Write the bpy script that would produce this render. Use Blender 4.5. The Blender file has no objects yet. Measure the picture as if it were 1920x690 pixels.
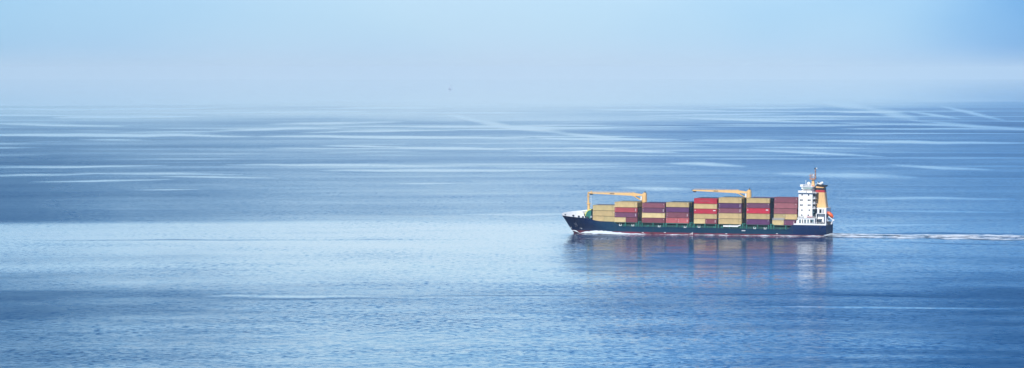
import bpy, bmesh, math, random
import numpy as np
from mathutils import Vector, Matrix, Euler
random.seed(7)
R = math.radians
scene = bpy.context.scene
col = scene.collection

# ------------------------------------------------------------------ helpers
F, H = 7200.0, 85.6
PITCH = math.atan(210 / F)
YAW, TRIM = R(-14.8), R(.45)
ORIG = Vector((100.2, 2023.97, 0))
M_SHIP = Matrix.Translation(ORIG) @ Matrix.Rotation(YAW, 4, 'Z') @ Matrix.Rotation(TRIM, 4, 'Y')
M_INV = M_SHIP.inverted()
CAM_L = M_INV @ Vector((0, 0, H))

def ray(px, py):
    x, y = (px - 960) / F, -(py - 345) / F
    return Vector((x, math.cos(PITCH) + math.sin(PITCH) * y, -math.sin(PITCH) + math.cos(PITCH) * y))
def U(px, py, v):
    """metres along the ship and above its base line, for a point measured on the lengthwise plane v"""
    q = M_INV.to_3x3() @ ray(px, py)
    t = (v - CAM_L.y) / q.y
    return CAM_L.x + t * q.x, CAM_L.z + t * q.z

class MB:
    def __init__(s): s.v = []; s.f = []
    def add(s, vs, fs):
        o = len(s.v); s.v += [tuple(p) for p in vs]; s.f += [tuple(i + o for i in f) for f in fs]; return s
    def box(s, x0, x1, y0, y1, z0, z1):
        return s.add([(x0,y0,z0),(x1,y0,z0),(x1,y1,z0),(x0,y1,z0),(x0,y0,z1),(x1,y0,z1),(x1,y1,z1),(x0,y1,z1)],
                     [(0,3,2,1),(4,5,6,7),(0,1,5,4),(1,2,6,5),(2,3,7,6),(3,0,4,7)])
    def prism(s, pts, y0, y1):
        """outline in x,z extruded from y0 to y1"""
        n = len(pts)
        vs = [(x, y0, z) for x, z in pts] + [(x, y1, z) for x, z in pts]
        return s.add(vs, [tuple(range(n)), tuple(range(2*n-1, n-1, -1))] + [(i, i+n, (i+1) % n + n, (i+1) % n) for i in range(n)])
    def tube(s, a, b, r0, r1=None, n=10):
        a, b = Vector(a), Vector(b); r1 = r0 if r1 is None else r1
        d = (b - a).normalized(); e = d.orthogonal().normalized(); g = d.cross(e)
        vs = [a + (e*math.cos(2*math.pi*i/n) + g*math.sin(2*math.pi*i/n))*r0 for i in range(n)]
        vs += [b + (e*math.cos(2*math.pi*i/n) + g*math.sin(2*math.pi*i/n))*r1 for i in range(n)]
        return s.add(vs, [(i, (i+1) % n, (i+1) % n + n, i+n) for i in range(n)] + [tuple(range(n-1, -1, -1)), tuple(range(n, 2*n))])
    def beam(s, a, b, w0, h0, w1=None, h1=None):
        a, b = Vector(a), Vector(b); w1 = w1 or w0; h1 = h1 or h0
        d = (b - a).normalized(); side = d.cross(Vector((0,0,1)))
        side = side.normalized() if side.length > .05 else Vector((0,1,0)); up = side.cross(d).normalized()
        vs = []
        for p, w, h in ((a, w0, h0), (b, w1, h1)):
            for sx, sz in ((-1,-1),(1,-1),(1,1),(-1,1)):
                vs.append(p + side*sx*w/2 + up*sz*h/2)
        return s.add(vs, [(0,1,2,3),(7,6,5,4),(0,4,5,1),(1,5,6,2),(2,6,7,3),(3,7,4,0)])
    def ball(s, c, r, n=10, m=7, sq=1):
        vs = []; fs = []
        for j in range(m+1):
            a = math.pi*j/m
            for i in range(n):
                b = 2*math.pi*i/n
                vs.append((c[0]+r*math.sin(a)*math.cos(b), c[1]+r*math.sin(a)*math.sin(b), c[2]+r*sq*math.cos(a)))
        for j in range(m):
            for i in range(n): fs.append((j*n+i, (j+1)*n+i, (j+1)*n+(i+1) % n, j*n+(i+1) % n))
        return s.add(vs, fs)
    def mesh(s, name):
        me = bpy.data.meshes.new(name); me.from_pydata(s.v, [], s.f)
        bm = bmesh.new(); bm.from_mesh(me); bmesh.ops.remove_doubles(bm, verts=bm.verts, dist=1e-4)
        bmesh.ops.recalc_face_normals(bm, faces=bm.faces); bm.to_mesh(me); bm.free(); return me
    def build(s, name, mat, parent=None, smooth=False):
        me = s.mesh(name); me.materials.append(mat)
        if smooth:
            me.polygons.foreach_set('use_smooth', [True]*len(me.polygons))
            me.set_sharp_from_angle(angle=R(35))
        o = bpy.data.objects.new(name, me); col.objects.link(o)
        if parent: o.parent = parent
        return o

def tag(o, label=None, cat=None, group=None, kind=None):
    if label: o['label'] = label
    if cat: o['category'] = cat
    if group: o['group'] = group
    if kind: o['kind'] = kind
    return o
def empty(name, parent=None):
    o = bpy.data.objects.new(name, None); col.objects.link(o); o.empty_display_size = .5
    if parent: o.parent = parent
    return o

def srgb(r, g, b):
    return tuple((c/255/12.92 if c/255 <= .04045 else ((c/255+.055)/1.055)**2.4) for c in (r, g, b)) + (1,)

def paint(name, c, rough=.5, var=.12, scale=.6, streak=True, dirt=(.10,.055,.03,1), dirt_amt=.25, metal=0, fade=0):
    """weathered paint: slight tone patches and vertical rust and dirt runs"""
    m = bpy.data.materials.new(name); m.use_nodes = True
    nt = m.node_tree; N = nt.nodes; L = nt.links; b = N['Principled BSDF']
    b.inputs['Roughness'].default_value = rough; b.inputs['Metallic'].default_value = metal
    tc = N.new('ShaderNodeTexCoord')
    n1 = N.new('ShaderNodeTexNoise'); n1.inputs['Scale'].default_value = scale; n1.inputs['Detail'].default_value = 4
    L.new(tc.outputs['Object'], n1.inputs['Vector'])
    mp = N.new('ShaderNodeMapRange'); mp.inputs['From Min'].default_value = .3; mp.inputs['From Max'].default_value = .7
    mp.inputs['To Min'].default_value = 1-var; mp.inputs['To Max'].default_value = 1+var
    L.new(n1.outputs['Fac'], mp.inputs['Value'])
    mul = N.new('ShaderNodeVectorMath'); mul.operation = 'SCALE'; mul.inputs[0].default_value = c[:3]
    if fade:   # every box has weathered differently
        oi = N.new('ShaderNodeObjectInfo'); fa = N.new('ShaderNodeMapRange'); fa.inputs['To Min'].default_value = 1-fade; fa.inputs['To Max'].default_value = 1+fade
        L.new(oi.outputs['Random'], fa.inputs['Value'])
        mm_ = N.new('ShaderNodeMath'); mm_.operation = 'MULTIPLY'; L.new(fa.outputs[0], mm_.inputs[0]); L.new(mp.outputs[0], mm_.inputs[1])
        L.new(mm_.outputs[0], mul.inputs['Scale'])
    else: L.new(mp.outputs[0], mul.inputs['Scale'])
    out = mul.outputs[0]
    if streak:
        vm = N.new('ShaderNodeVectorMath'); vm.operation = 'MULTIPLY'; vm.inputs[1].default_value = (1.3, 1.3, .12)
        L.new(tc.outputs['Object'], vm.inputs[0])
        n2 = N.new('ShaderNodeTexNoise'); n2.inputs['Scale'].default_value = 1.4; n2.inputs['Detail'].default_value = 5
        L.new(vm.outputs[0], n2.inputs['Vector'])
        m2 = N.new('ShaderNodeMapRange'); m2.inputs['From Min'].default_value = .58; m2.inputs['From Max'].default_value = .78
        m2.inputs['To Max'].default_value = dirt_amt
        L.new(n2.outputs['Fac'], m2.inputs['Value'])
        mx = N.new('ShaderNodeMix'); mx.data_type = 'RGBA'; mx.inputs['B'].default_value = dirt
        L.new(m2.outputs[0], mx.inputs['Factor']); L.new(out, mx.inputs['A']); out = mx.outputs['Result']
    L.new(out, b.inputs['Base Color'])
    return m

# ------------------------------------------------------------------ materials
MAT = dict(
    white=paint('white_paint', (.80,.80,.78,1), .45, .04, .5, True, (.30,.20,.12,1), .22),
    white2=paint('cream_paint', (.70,.71,.70,1), .5, .05, .5, True, (.25,.18,.12,1), .25),
    funnel=paint('orange_tan_paint', (.72,.45,.20,1), .5, .05, .4),
    crane=paint('crane_yellow_paint', (.72,.46,.19,1), .5, .06, .5, True, (.15,.08,.04,1), .3),
    band_red=paint('funnel_red_paint', (.42,.02,.035,1), .5, .05),
    band_black=paint('funnel_black_paint', (.006,.008,.016,1), .5, .1),
    teal=paint('teal_green_paint', (.012,.16,.13,1), .5, .15),
    deck=paint('deck_green_paint', (.010,.060,.058,1), .7, .25, .8),
    dark=paint('dark_steel', (.02,.025,.035,1), .5, .2),
    glass=paint('window_glass', (.008,.012,.02,1), .12, .05, .5, False),
    glassteal=paint('teal_tinted_glass', (.03,.20,.17,1), .2, .05, .5, False),
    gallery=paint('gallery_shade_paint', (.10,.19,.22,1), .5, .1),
    grey=paint('grey_paint', (.35,.37,.40,1), .5, .1),
    orange=paint('lifeboat_orange', (.75,.12,.03,1), .4, .05),
    crimson=paint('rescue_boat_red', (.55,.02,.05,1), .4, .05),
    lime=paint('pale_lime_paint', (.62,.66,.22,1), .5, .08),
    pole=paint('mast_brown_paint', (.38,.20,.13,1), .5, .1),
    sail=paint('sail_cloth', (.40,.48,.60,1), .8, .05, .1, False),
)
def hull_mat():
    m = bpy.data.materials.new('hull_paint'); m.use_nodes = True
    nt = m.node_tree; N = nt.nodes; L = nt.links; b = N['Principled BSDF']
    b.inputs['Roughness'].default_value = .5; b.inputs['Specular IOR Level'].default_value = .1
    tc = N.new('ShaderNodeTexCoord'); sep = N.new('ShaderNodeSeparateXYZ'); L.new(tc.outputs['Object'], sep.inputs[0])
    n1 = N.new('ShaderNodeTexNoise'); n1.inputs['Scale'].default_value = .16; n1.inputs['Detail'].default_value = 5
    L.new(tc.outputs['Object'], n1.inputs['Vector'])
    # navy at bow and stern, greener amidships
    ad = N.new('ShaderNodeMath'); ad.operation = 'MULTIPLY_ADD'; ad.inputs[1].default_value = 14
    L.new(n1.outputs['Fac'], ad.inputs[0]); L.new(sep.outputs['X'], ad.inputs[2])
    cr = N.new('ShaderNodeMapRange'); cr.inputs['From Min'].default_value = -52; cr.inputs['From Max'].default_value = -38
    L.new(ad.outputs[0], cr.inputs['Value'])
    cr2 = N.new('ShaderNodeMapRange'); cr2.inputs['From Min'].default_value = 52; cr2.inputs['From Max'].default_value = 60
    cr2.inputs['To Min'].default_value = 1; cr2.inputs['To Max'].default_value = 0
    L.new(ad.outputs[0], cr2.inputs['Value'])
    mm = N.new('ShaderNodeMath'); mm.operation = 'MULTIPLY'; L.new(cr.outputs[0], mm.inputs[0]); L.new(cr2.outputs[0], mm.inputs[1])
    mx = N.new('ShaderNodeMix'); mx.data_type = 'RGBA'
    mx.inputs['A'].default_value = (.002,.020,.082,1); mx.inputs['B'].default_value = (.0015,.034,.072,1)
    L.new(mm.outputs[0], mx.inputs['Factor'])
    # scuffs and salt
    vm = N.new('ShaderNodeVectorMath'); vm.operation = 'MULTIPLY'; vm.inputs[1].default_value = (.25, .25, 1.2)
    L.new(tc.outputs['Object'], vm.inputs[0])
    n2 = N.new('ShaderNodeTexNoise'); n2.inputs['Scale'].default_value = 1.; n2.inputs['Detail'].default_value = 6
    L.new(vm.outputs[0], n2.inputs['Vector'])
    s = N.new('ShaderNodeMapRange'); s.inputs['From Min'].default_value = .55; s.inputs['From Max'].default_value = .8; s.inputs['To Max'].default_value = .25
    L.new(n2.outputs['Fac'], s.inputs['Value'])
    m3 = N.new('ShaderNodeMix'); m3.data_type = 'RGBA'; m3.inputs['B'].default_value = (.03,.06,.10,1)
    L.new(s.outputs[0], m3.inputs['Factor']); L.new(mx.outputs['Result'], m3.inputs['A'])
    rv = N.new('ShaderNodeVectorMath'); rv.operation = 'MULTIPLY'; rv.inputs[1].default_value = (.9, .9, .07); L.new(tc.outputs['Object'], rv.inputs[0])
    rn = N.new('ShaderNodeTexNoise'); rn.inputs['Scale'].default_value = 1.; rn.inputs['Detail'].default_value = 4; L.new(rv.outputs[0], rn.inputs['Vector'])
    rr_ = N.new('ShaderNodeMapRange'); rr_.inputs['From Min'].default_value = .60; rr_.inputs['From Max'].default_value = .76; rr_.inputs['To Max'].default_value = .5; L.new(rn.outputs['Fac'], rr_.inputs['Value'])
    rx_ = N.new('ShaderNodeMix'); rx_.data_type = 'RGBA'; rx_.inputs['B'].default_value = (.07,.045,.04,1)
    L.new(rr_.outputs[0], rx_.inputs['Factor']); L.new(m3.outputs['Result'], rx_.inputs['A']); m3 = rx_
    # boot topping below the painted line
    gt = N.new('ShaderNodeMath'); gt.operation = 'LESS_THAN'; gt.inputs[1].default_value = 1.18; L.new(sep.outputs['Z'], gt.inputs[0])
    red = N.new('ShaderNodeMix'); red.data_type = 'RGBA'; red.inputs['A'].default_value = (.17,.030,.055,1); red.inputs['B'].default_value = (.05,.02,.03,1)
    s2 = N.new('ShaderNodeMapRange'); s2.inputs['From Min'].default_value = .42; s2.inputs['From Max'].default_value = .7; L.new(n2.outputs['Fac'], s2.inputs['Value'])
    L.new(s2.outputs[0], red.inputs['Factor'])
    m4 = N.new('ShaderNodeMix'); m4.data_type = 'RGBA'; L.new(gt.outputs[0], m4.inputs['Factor'])
    L.new(m3.outputs['Result'], m4.inputs['A']); L.new(red.outputs['Result'], m4.inputs['B'])
    L.new(m4.outputs['Result'], b.inputs['Base Color'])
    return m
MAT['hull'] = hull_mat()

# ------------------------------------------------------------------ world, sun, camera
SUN_EL, SUN_ROT = R(38), R(193)
def make_world():
    w = bpy.data.worlds.new('World'); scene.world = w; w.use_nodes = True
    N = w.node_tree.nodes; L = w.node_tree.links; bg = N['Background']
    tc = N.new('ShaderNodeTexCoord'); sep = N.new('ShaderNodeSeparateXYZ'); L.new(tc.outputs['Generated'], sep.inputs[0])
    mz = N.new('ShaderNodeMath'); mz.operation = 'MAXIMUM'; mz.inputs[1].default_value = .002; L.new(sep.outputs['Z'], mz.inputs[0])
    cmb = N.new('ShaderNodeCombineXYZ'); L.new(sep.outputs['X'], cmb.inputs[0]); L.new(sep.outputs['Y'], cmb.inputs[1]); L.new(mz.outputs[0], cmb.inputs[2])
    sky = N.new('ShaderNodeTexSky'); sky.sky_type = 'NISHITA'; sky.sun_disc = False
    sky.sun_elevation = SUN_EL; sky.sun_rotation = SUN_ROT; sky.altitude = 3000
    sky.air_density = 1.0; sky.dust_density = 0; sky.ozone_density = 6
    L.new(cmb.outputs[0], sky.inputs['Vector'])
    # humid blue air: tint by elevation (pale bank at the sea horizon, added bright band, deeper blue high up)
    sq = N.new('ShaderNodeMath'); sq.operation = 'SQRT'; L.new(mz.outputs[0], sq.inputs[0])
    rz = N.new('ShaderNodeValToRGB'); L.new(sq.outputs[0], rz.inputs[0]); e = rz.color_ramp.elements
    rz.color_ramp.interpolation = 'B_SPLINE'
    stops = [(0., (.57,.60,.79,1)), (.003, (.56,.60,.79,1)), (.009, (.57,.64,.80,1)), (.018, (.66,.70,.80,1)), (.028, (.82,.79,.86,1)), (.040, (1.42,1.12,1.0,1)), (.055, (1.58,1.24,1.0,1)), (.08, (1.36,1.25,1.05,1)), (.15, (.68,1.04,1.03,1)), (.25, (.58,1.05,1.04,1)), (.6, (.9,1.05,1.1,1)), (1., (.9,1,1.1,1))]  # whitish band above the frame is added to lighten the water's reflections
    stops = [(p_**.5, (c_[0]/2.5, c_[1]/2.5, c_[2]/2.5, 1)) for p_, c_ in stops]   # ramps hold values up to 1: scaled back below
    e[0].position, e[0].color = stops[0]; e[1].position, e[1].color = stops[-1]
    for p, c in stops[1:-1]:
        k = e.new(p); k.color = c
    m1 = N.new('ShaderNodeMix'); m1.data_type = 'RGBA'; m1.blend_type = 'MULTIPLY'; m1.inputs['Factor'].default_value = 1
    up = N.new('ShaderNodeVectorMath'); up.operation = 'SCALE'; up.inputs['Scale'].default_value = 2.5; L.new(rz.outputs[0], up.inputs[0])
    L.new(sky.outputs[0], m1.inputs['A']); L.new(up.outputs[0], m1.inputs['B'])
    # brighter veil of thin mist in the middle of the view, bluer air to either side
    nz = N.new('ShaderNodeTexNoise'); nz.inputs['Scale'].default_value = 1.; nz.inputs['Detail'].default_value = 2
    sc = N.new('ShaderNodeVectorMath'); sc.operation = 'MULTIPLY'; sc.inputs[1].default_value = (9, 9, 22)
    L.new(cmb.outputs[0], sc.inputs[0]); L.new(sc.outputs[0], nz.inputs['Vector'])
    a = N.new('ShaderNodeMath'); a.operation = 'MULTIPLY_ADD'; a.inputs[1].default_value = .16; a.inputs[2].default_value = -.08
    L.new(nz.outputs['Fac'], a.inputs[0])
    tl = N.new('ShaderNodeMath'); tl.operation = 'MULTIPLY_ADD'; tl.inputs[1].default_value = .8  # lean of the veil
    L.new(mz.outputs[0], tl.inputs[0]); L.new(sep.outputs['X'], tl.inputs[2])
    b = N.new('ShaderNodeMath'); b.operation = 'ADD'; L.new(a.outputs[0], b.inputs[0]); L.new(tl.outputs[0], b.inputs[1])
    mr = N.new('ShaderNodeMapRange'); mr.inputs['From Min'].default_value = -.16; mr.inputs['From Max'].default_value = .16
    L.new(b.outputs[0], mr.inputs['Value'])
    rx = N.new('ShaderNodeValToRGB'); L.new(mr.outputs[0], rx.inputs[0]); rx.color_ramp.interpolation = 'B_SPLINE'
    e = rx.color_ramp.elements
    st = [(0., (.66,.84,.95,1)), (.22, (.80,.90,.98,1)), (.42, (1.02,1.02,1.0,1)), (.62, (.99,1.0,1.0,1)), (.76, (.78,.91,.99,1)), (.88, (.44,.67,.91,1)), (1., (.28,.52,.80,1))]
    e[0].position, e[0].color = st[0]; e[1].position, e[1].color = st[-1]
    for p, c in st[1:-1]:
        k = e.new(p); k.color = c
    m2 = N.new('ShaderNodeMix'); m2.data_type = 'RGBA'; m2.blend_type = 'MULTIPLY'; m2.inputs['Factor'].default_value = 1
    lo = N.new('ShaderNodeMapRange'); lo.interpolation_type = 'SMOOTHSTEP'
    for k_, v_ in zip(('From Min','From Max','To Min','To Max'), (.001,.008,.35,0)): lo.inputs[k_].default_value = v_
    L.new(mz.outputs[0], lo.inputs['Value'])
    m3 = N.new('ShaderNodeMix'); m3.data_type = 'RGBA'; m3.inputs['B'].default_value = (.93,.97,.97,1)
    L.new(lo.outputs[0], m3.inputs['Factor']); L.new(rx.outputs[0], m3.inputs['A'])
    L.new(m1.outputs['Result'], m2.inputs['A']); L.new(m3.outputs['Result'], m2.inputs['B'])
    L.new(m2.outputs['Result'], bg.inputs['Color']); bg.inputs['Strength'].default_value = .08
make_world()
sd = Vector((math.sin(SUN_ROT)*math.cos(SUN_EL), math.cos(SUN_ROT)*math.cos(SUN_EL), math.sin(SUN_EL)))
ld = bpy.data.lights.new('sun', 'SUN'); ld.energy = 3.5; ld.angle = R(3); ld.color = (1, .98, .95)
sun = bpy.data.objects.new('sun', ld); col.objects.link(sun); sun.rotation_euler = sd.to_track_quat('Z', 'Y').to_euler()

cd = bpy.data.cameras.new('camera'); cd.sensor_width = 36; cd.lens = 36*F/1920; cd.clip_start = 1; cd.clip_end = 300000
cam = bpy.data.objects.new('camera', cd); col.objects.link(cam); cam.location = (0, 0, H); cam.rotation_euler = (R(90)-PITCH, 0, 0)
scene.camera = cam

# ------------------------------------------------------------------ water
def vnoise(x, y, seed=0):
    """smooth value noise on arrays"""
    xi, yi = np.floor(x).astype(np.int64), np.floor(y).astype(np.int64); xf, yf = x-xi, y-yi
    u, v = xf*xf*(3-2*xf), yf*yf*(3-2*yf)
    def h(a, b):
        n = (a*374761393 + b*668265263 + seed*974634777) & 0xffffffff
        n = ((n ^ (n >> 13))*1274126177) & 0xffffffff
        return ((n ^ (n >> 16)) & 0xffff)/65535.
    return (h(xi,yi)*(1-u)+h(xi+1,yi)*u)*(1-v) + (h(xi,yi+1)*(1-u)+h(xi+1,yi+1)*u)*v
def fbm(x, y, o=4, seed=0):
    s = 0; a = .5; t = 0
    for i in range(o):
        s = s + a*vnoise(x*2**i, y*2**i, seed+i*17); t += a; a *= .5
    return s/t

# wind on the sea: 0 = glassy slick, 1 = ruffled.  Rows run from far to near (coordinate grows as 1/distance), columns by bearing
WB = np.array([-300, 0, 300, 640, 960, 1300, 1600, 1920, 2300])
WQ = np.array([140, 185, 200, 240, 300, 350, 400, 412, 420, 450, 480, 500, 530, 550, 580, 620, 650, 700, 800])
WV = np.array([
 [.05,.05,.05,.05,.05,.05,.05,.10,.1],
 [.06,.06,.06,.06,.06,.10,.16,.34,.3],
 [.46,.46,.42,.38,.34,.40,.50,.62,.6],
 [.78,.78,.73,.66,.62,.64,.68,.72,.7],
 [.88,.86,.76,.66,.60,.62,.65,.70,.7],
 [1.02,.96,.78,.62,.55,.58,.60,.66,.7],
 [1.10,1.0,.78,.60,.50,.50,.55,.62,.7],
 [1.05,.98,.76,.56,.46,.46,.50,.60,.7],
 [.42,.38,.31,.20,.10,.24,.42,.54,.6],
 [.38,.34,.26,.14,.04,.20,.40,.54,.6],
 [.62,.58,.48,.26,.12,.24,.44,.56,.7],
 [.52,.48,.40,.20,.14,.30,.48,.62,.7],
 [.88,.82,.60,.40,.34,.48,.62,.80,1.],
 [1.10,1.02,.76,.54,.50,.64,.76,.95,1.],
 [1.02,.94,.72,.50,.48,.60,.72,.92,1.],
 [.90,.82,.64,.44,.38,.50,.64,.88,1.],
 [.88,.78,.58,.38,.34,.46,.62,.90,1.],
 [.92,.82,.62,.38,.34,.50,.70,1.0,1.1],
 [.9,.8,.6,.35,.3,.5,.8,1.1,1.1]])
SLICKS = [  # bearing/distance ends of calm lanes, their half width, strength
 (-100,252,480,255,2.4,.9),(480,255,1000,258,2.2,.85),(1000,258,1280,262,2.,.7),(150,261,280,262,1.,.5),
 (600,273,760,276,1.4,.6),(740,276,945,280,2.0,.85),(1060,277,1150,280,1.3,.6),(1130,281,1275,286,2.0,.85),
 (880,225,960,236,4,.4),(920,236,1060,248,3.2,.42),(1040,248,1200,262,2.6,.5),(830,212,900,226,3,.3),
 (1540,192,1640,206,5,.42),(1620,204,1720,222,6,.45),(1700,208,1800,222,2,.6),(1760,200,1880,226,2.5,.7),(1700,224,1930,243,2.4,.5),
 (1270,221,1560,229,1.6,.7),(1560,229,1960,240,2,.6),(1290,262,1500,264,1.8,.7),(1480,263,1940,268,2.4,.9),(1400,276,1640,278,1.3,.5),
 (1400,281,1660,294,2.0,.7),(1660,309,1860,317,2.2,.65),(1250,306,1400,312,3,.6),(1450,327,1720,331,4,.55),(1160,350,1300,356,3,.5),
 (-60,313,320,310,1.6,.5),(-60,328,200,324,2.0,.5),(140,324,460,326,1.8,.45),(60,339,330,336,1.4,.55),(300,330,520,333,1.4,.5),(420,308,900,311,2.2,.55),(600,320,1060,319,2.4,.6),
 (100,219,370,217,2.2,.8),(0,233,240,235,1.6,.7),(400,244,640,240,2,.6),(500,232,760,228,2,.5),(130,205,420,202,1.6,.7),(420,211,700,209,1.4,.6),(560,248,860,244,1.6,.55),
 (-60,203,300,205,1.4,.9),(1100,205,1400,208,1.6,.6),(1200,216,1500,213,1.4,.5),(1560,370,1900,371,2,.5),(1600,395,1900,396,1.5,.4),
 (250,355,380,355,1,.4),(740,344,860,344,1,.4),(380,554,700,557,2.2,.5),(1400,575,1900,576,1.2,.75),(1560,421,1800,420,1.6,.4),(860,403,1100,401,2,.4)]
DARKS = [(380,562,760,559,2.2,.5),(700,556,1200,554,1.2,.5),(1280,553,1480,551,1.6,.6),(1480,550,1900,556,2.4,.7),(1560,437,1950,436,2.2,.6),
 (1060,443,1200,444,3.0,.8),(60,448,600,450,1.6,.6),(500,449,900,449,1.2,.3),(1620,451,1950,458,1.4,.5),(1064,440,1160,446,3,.5)]
def wind(b, q):
    bb = np.clip(b + 60*(fbm(b/300, q/40, 2, 5)-.5), WB[0], WB[-1]); qq = np.clip(q + (5+11*np.clip((250-q)/60, 0, 1))*(fbm(b/420, q/16, 3, 9)-.5), WQ[0], WQ[-1])
    i = np.clip(np.searchsorted(WB, bb)-1, 0, len(WB)-2); j = np.clip(np.searchsorted(WQ, qq)-1, 0, len(WQ)-2)
    s = (bb-WB[i])/(WB[i+1]-WB[i]); t = (qq-WQ[j])/(WQ[j+1]-WQ[j]); s = s*s*(3-2*s)
    w = (WV[j,i]*(1-s)+WV[j,i+1]*s)*(1-t) + (WV[j+1,i]*(1-s)+WV[j+1,i+1]*s)*t
    # random long lanes of calmer and rougher water
    st = fbm(b/520+.004*q, q/5.5, 4, 3)-.5
    far = np.clip((360-q)/160, 0, 1)
    w = w + st*(.18+.25*far)*np.clip((q-178)/22, 0, 1)
    lane = np.clip((fbm(b/360, q/3.2, 3, 31)-.64)/.12, 0, 1)*far*np.clip((q-180)/20, 0, 1)
    w = w*(1-.7*lane)
    w = w + .3*(fbm(b/240, q/9, 4, 44)-.5)*np.clip((q-420)/60, 0, 1)
    def seg(b0, q0, b1, q1, hw, _):
        L2 = (b1-b0)**2
        t = (b-b0)*(b1-b0)/L2
        tc_ = np.clip(t, 0, 1); qc = q0+(q1-q0)*tc_ + 1.3*hw*(fbm(b/110, q*0, 2, int(b0) & 255)-.5)
        endf = np.clip(1-np.abs(t-.5)*2, 0, 1)**.45
        return np.clip(1.35-np.abs(q-qc)/(hw*(.25+.75*endf)+1e-3), 0, 1)*endf*np.clip(.6+.9*fbm(b/60, q/1.6, 3, int(q0)), 0, 1)
    for s_ in SLICKS: w = w*(1-min(1, s_[5]*1.1)*seg(s_[0], s_[1], s_[2], s_[3], s_[4]*1.15, 0))
    for s_ in DARKS: w = w + (1.05-w)*s_[5]*seg(*s_)
    lee = ship_calm(b, q)
    w = w*(1-lee)+np.maximum(w, np.interp(q, [440,466,490,515,535], [.46,.60,.72,.56,.38])+.6*(fbm(b/70, q/2.4, 3, 71)-.5))*lee
    return np.clip(w, .0, 1.15)

def ship_calm(b, q):
    """smoother lee water on the near side of the ship"""
    return np.clip((b-1010)/80, 0, 1)*np.clip((1640-b)/90, 0, 1)*np.clip((q-436)/5, 0, 1)*np.clip((545-q)/45, 0, 1)

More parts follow.
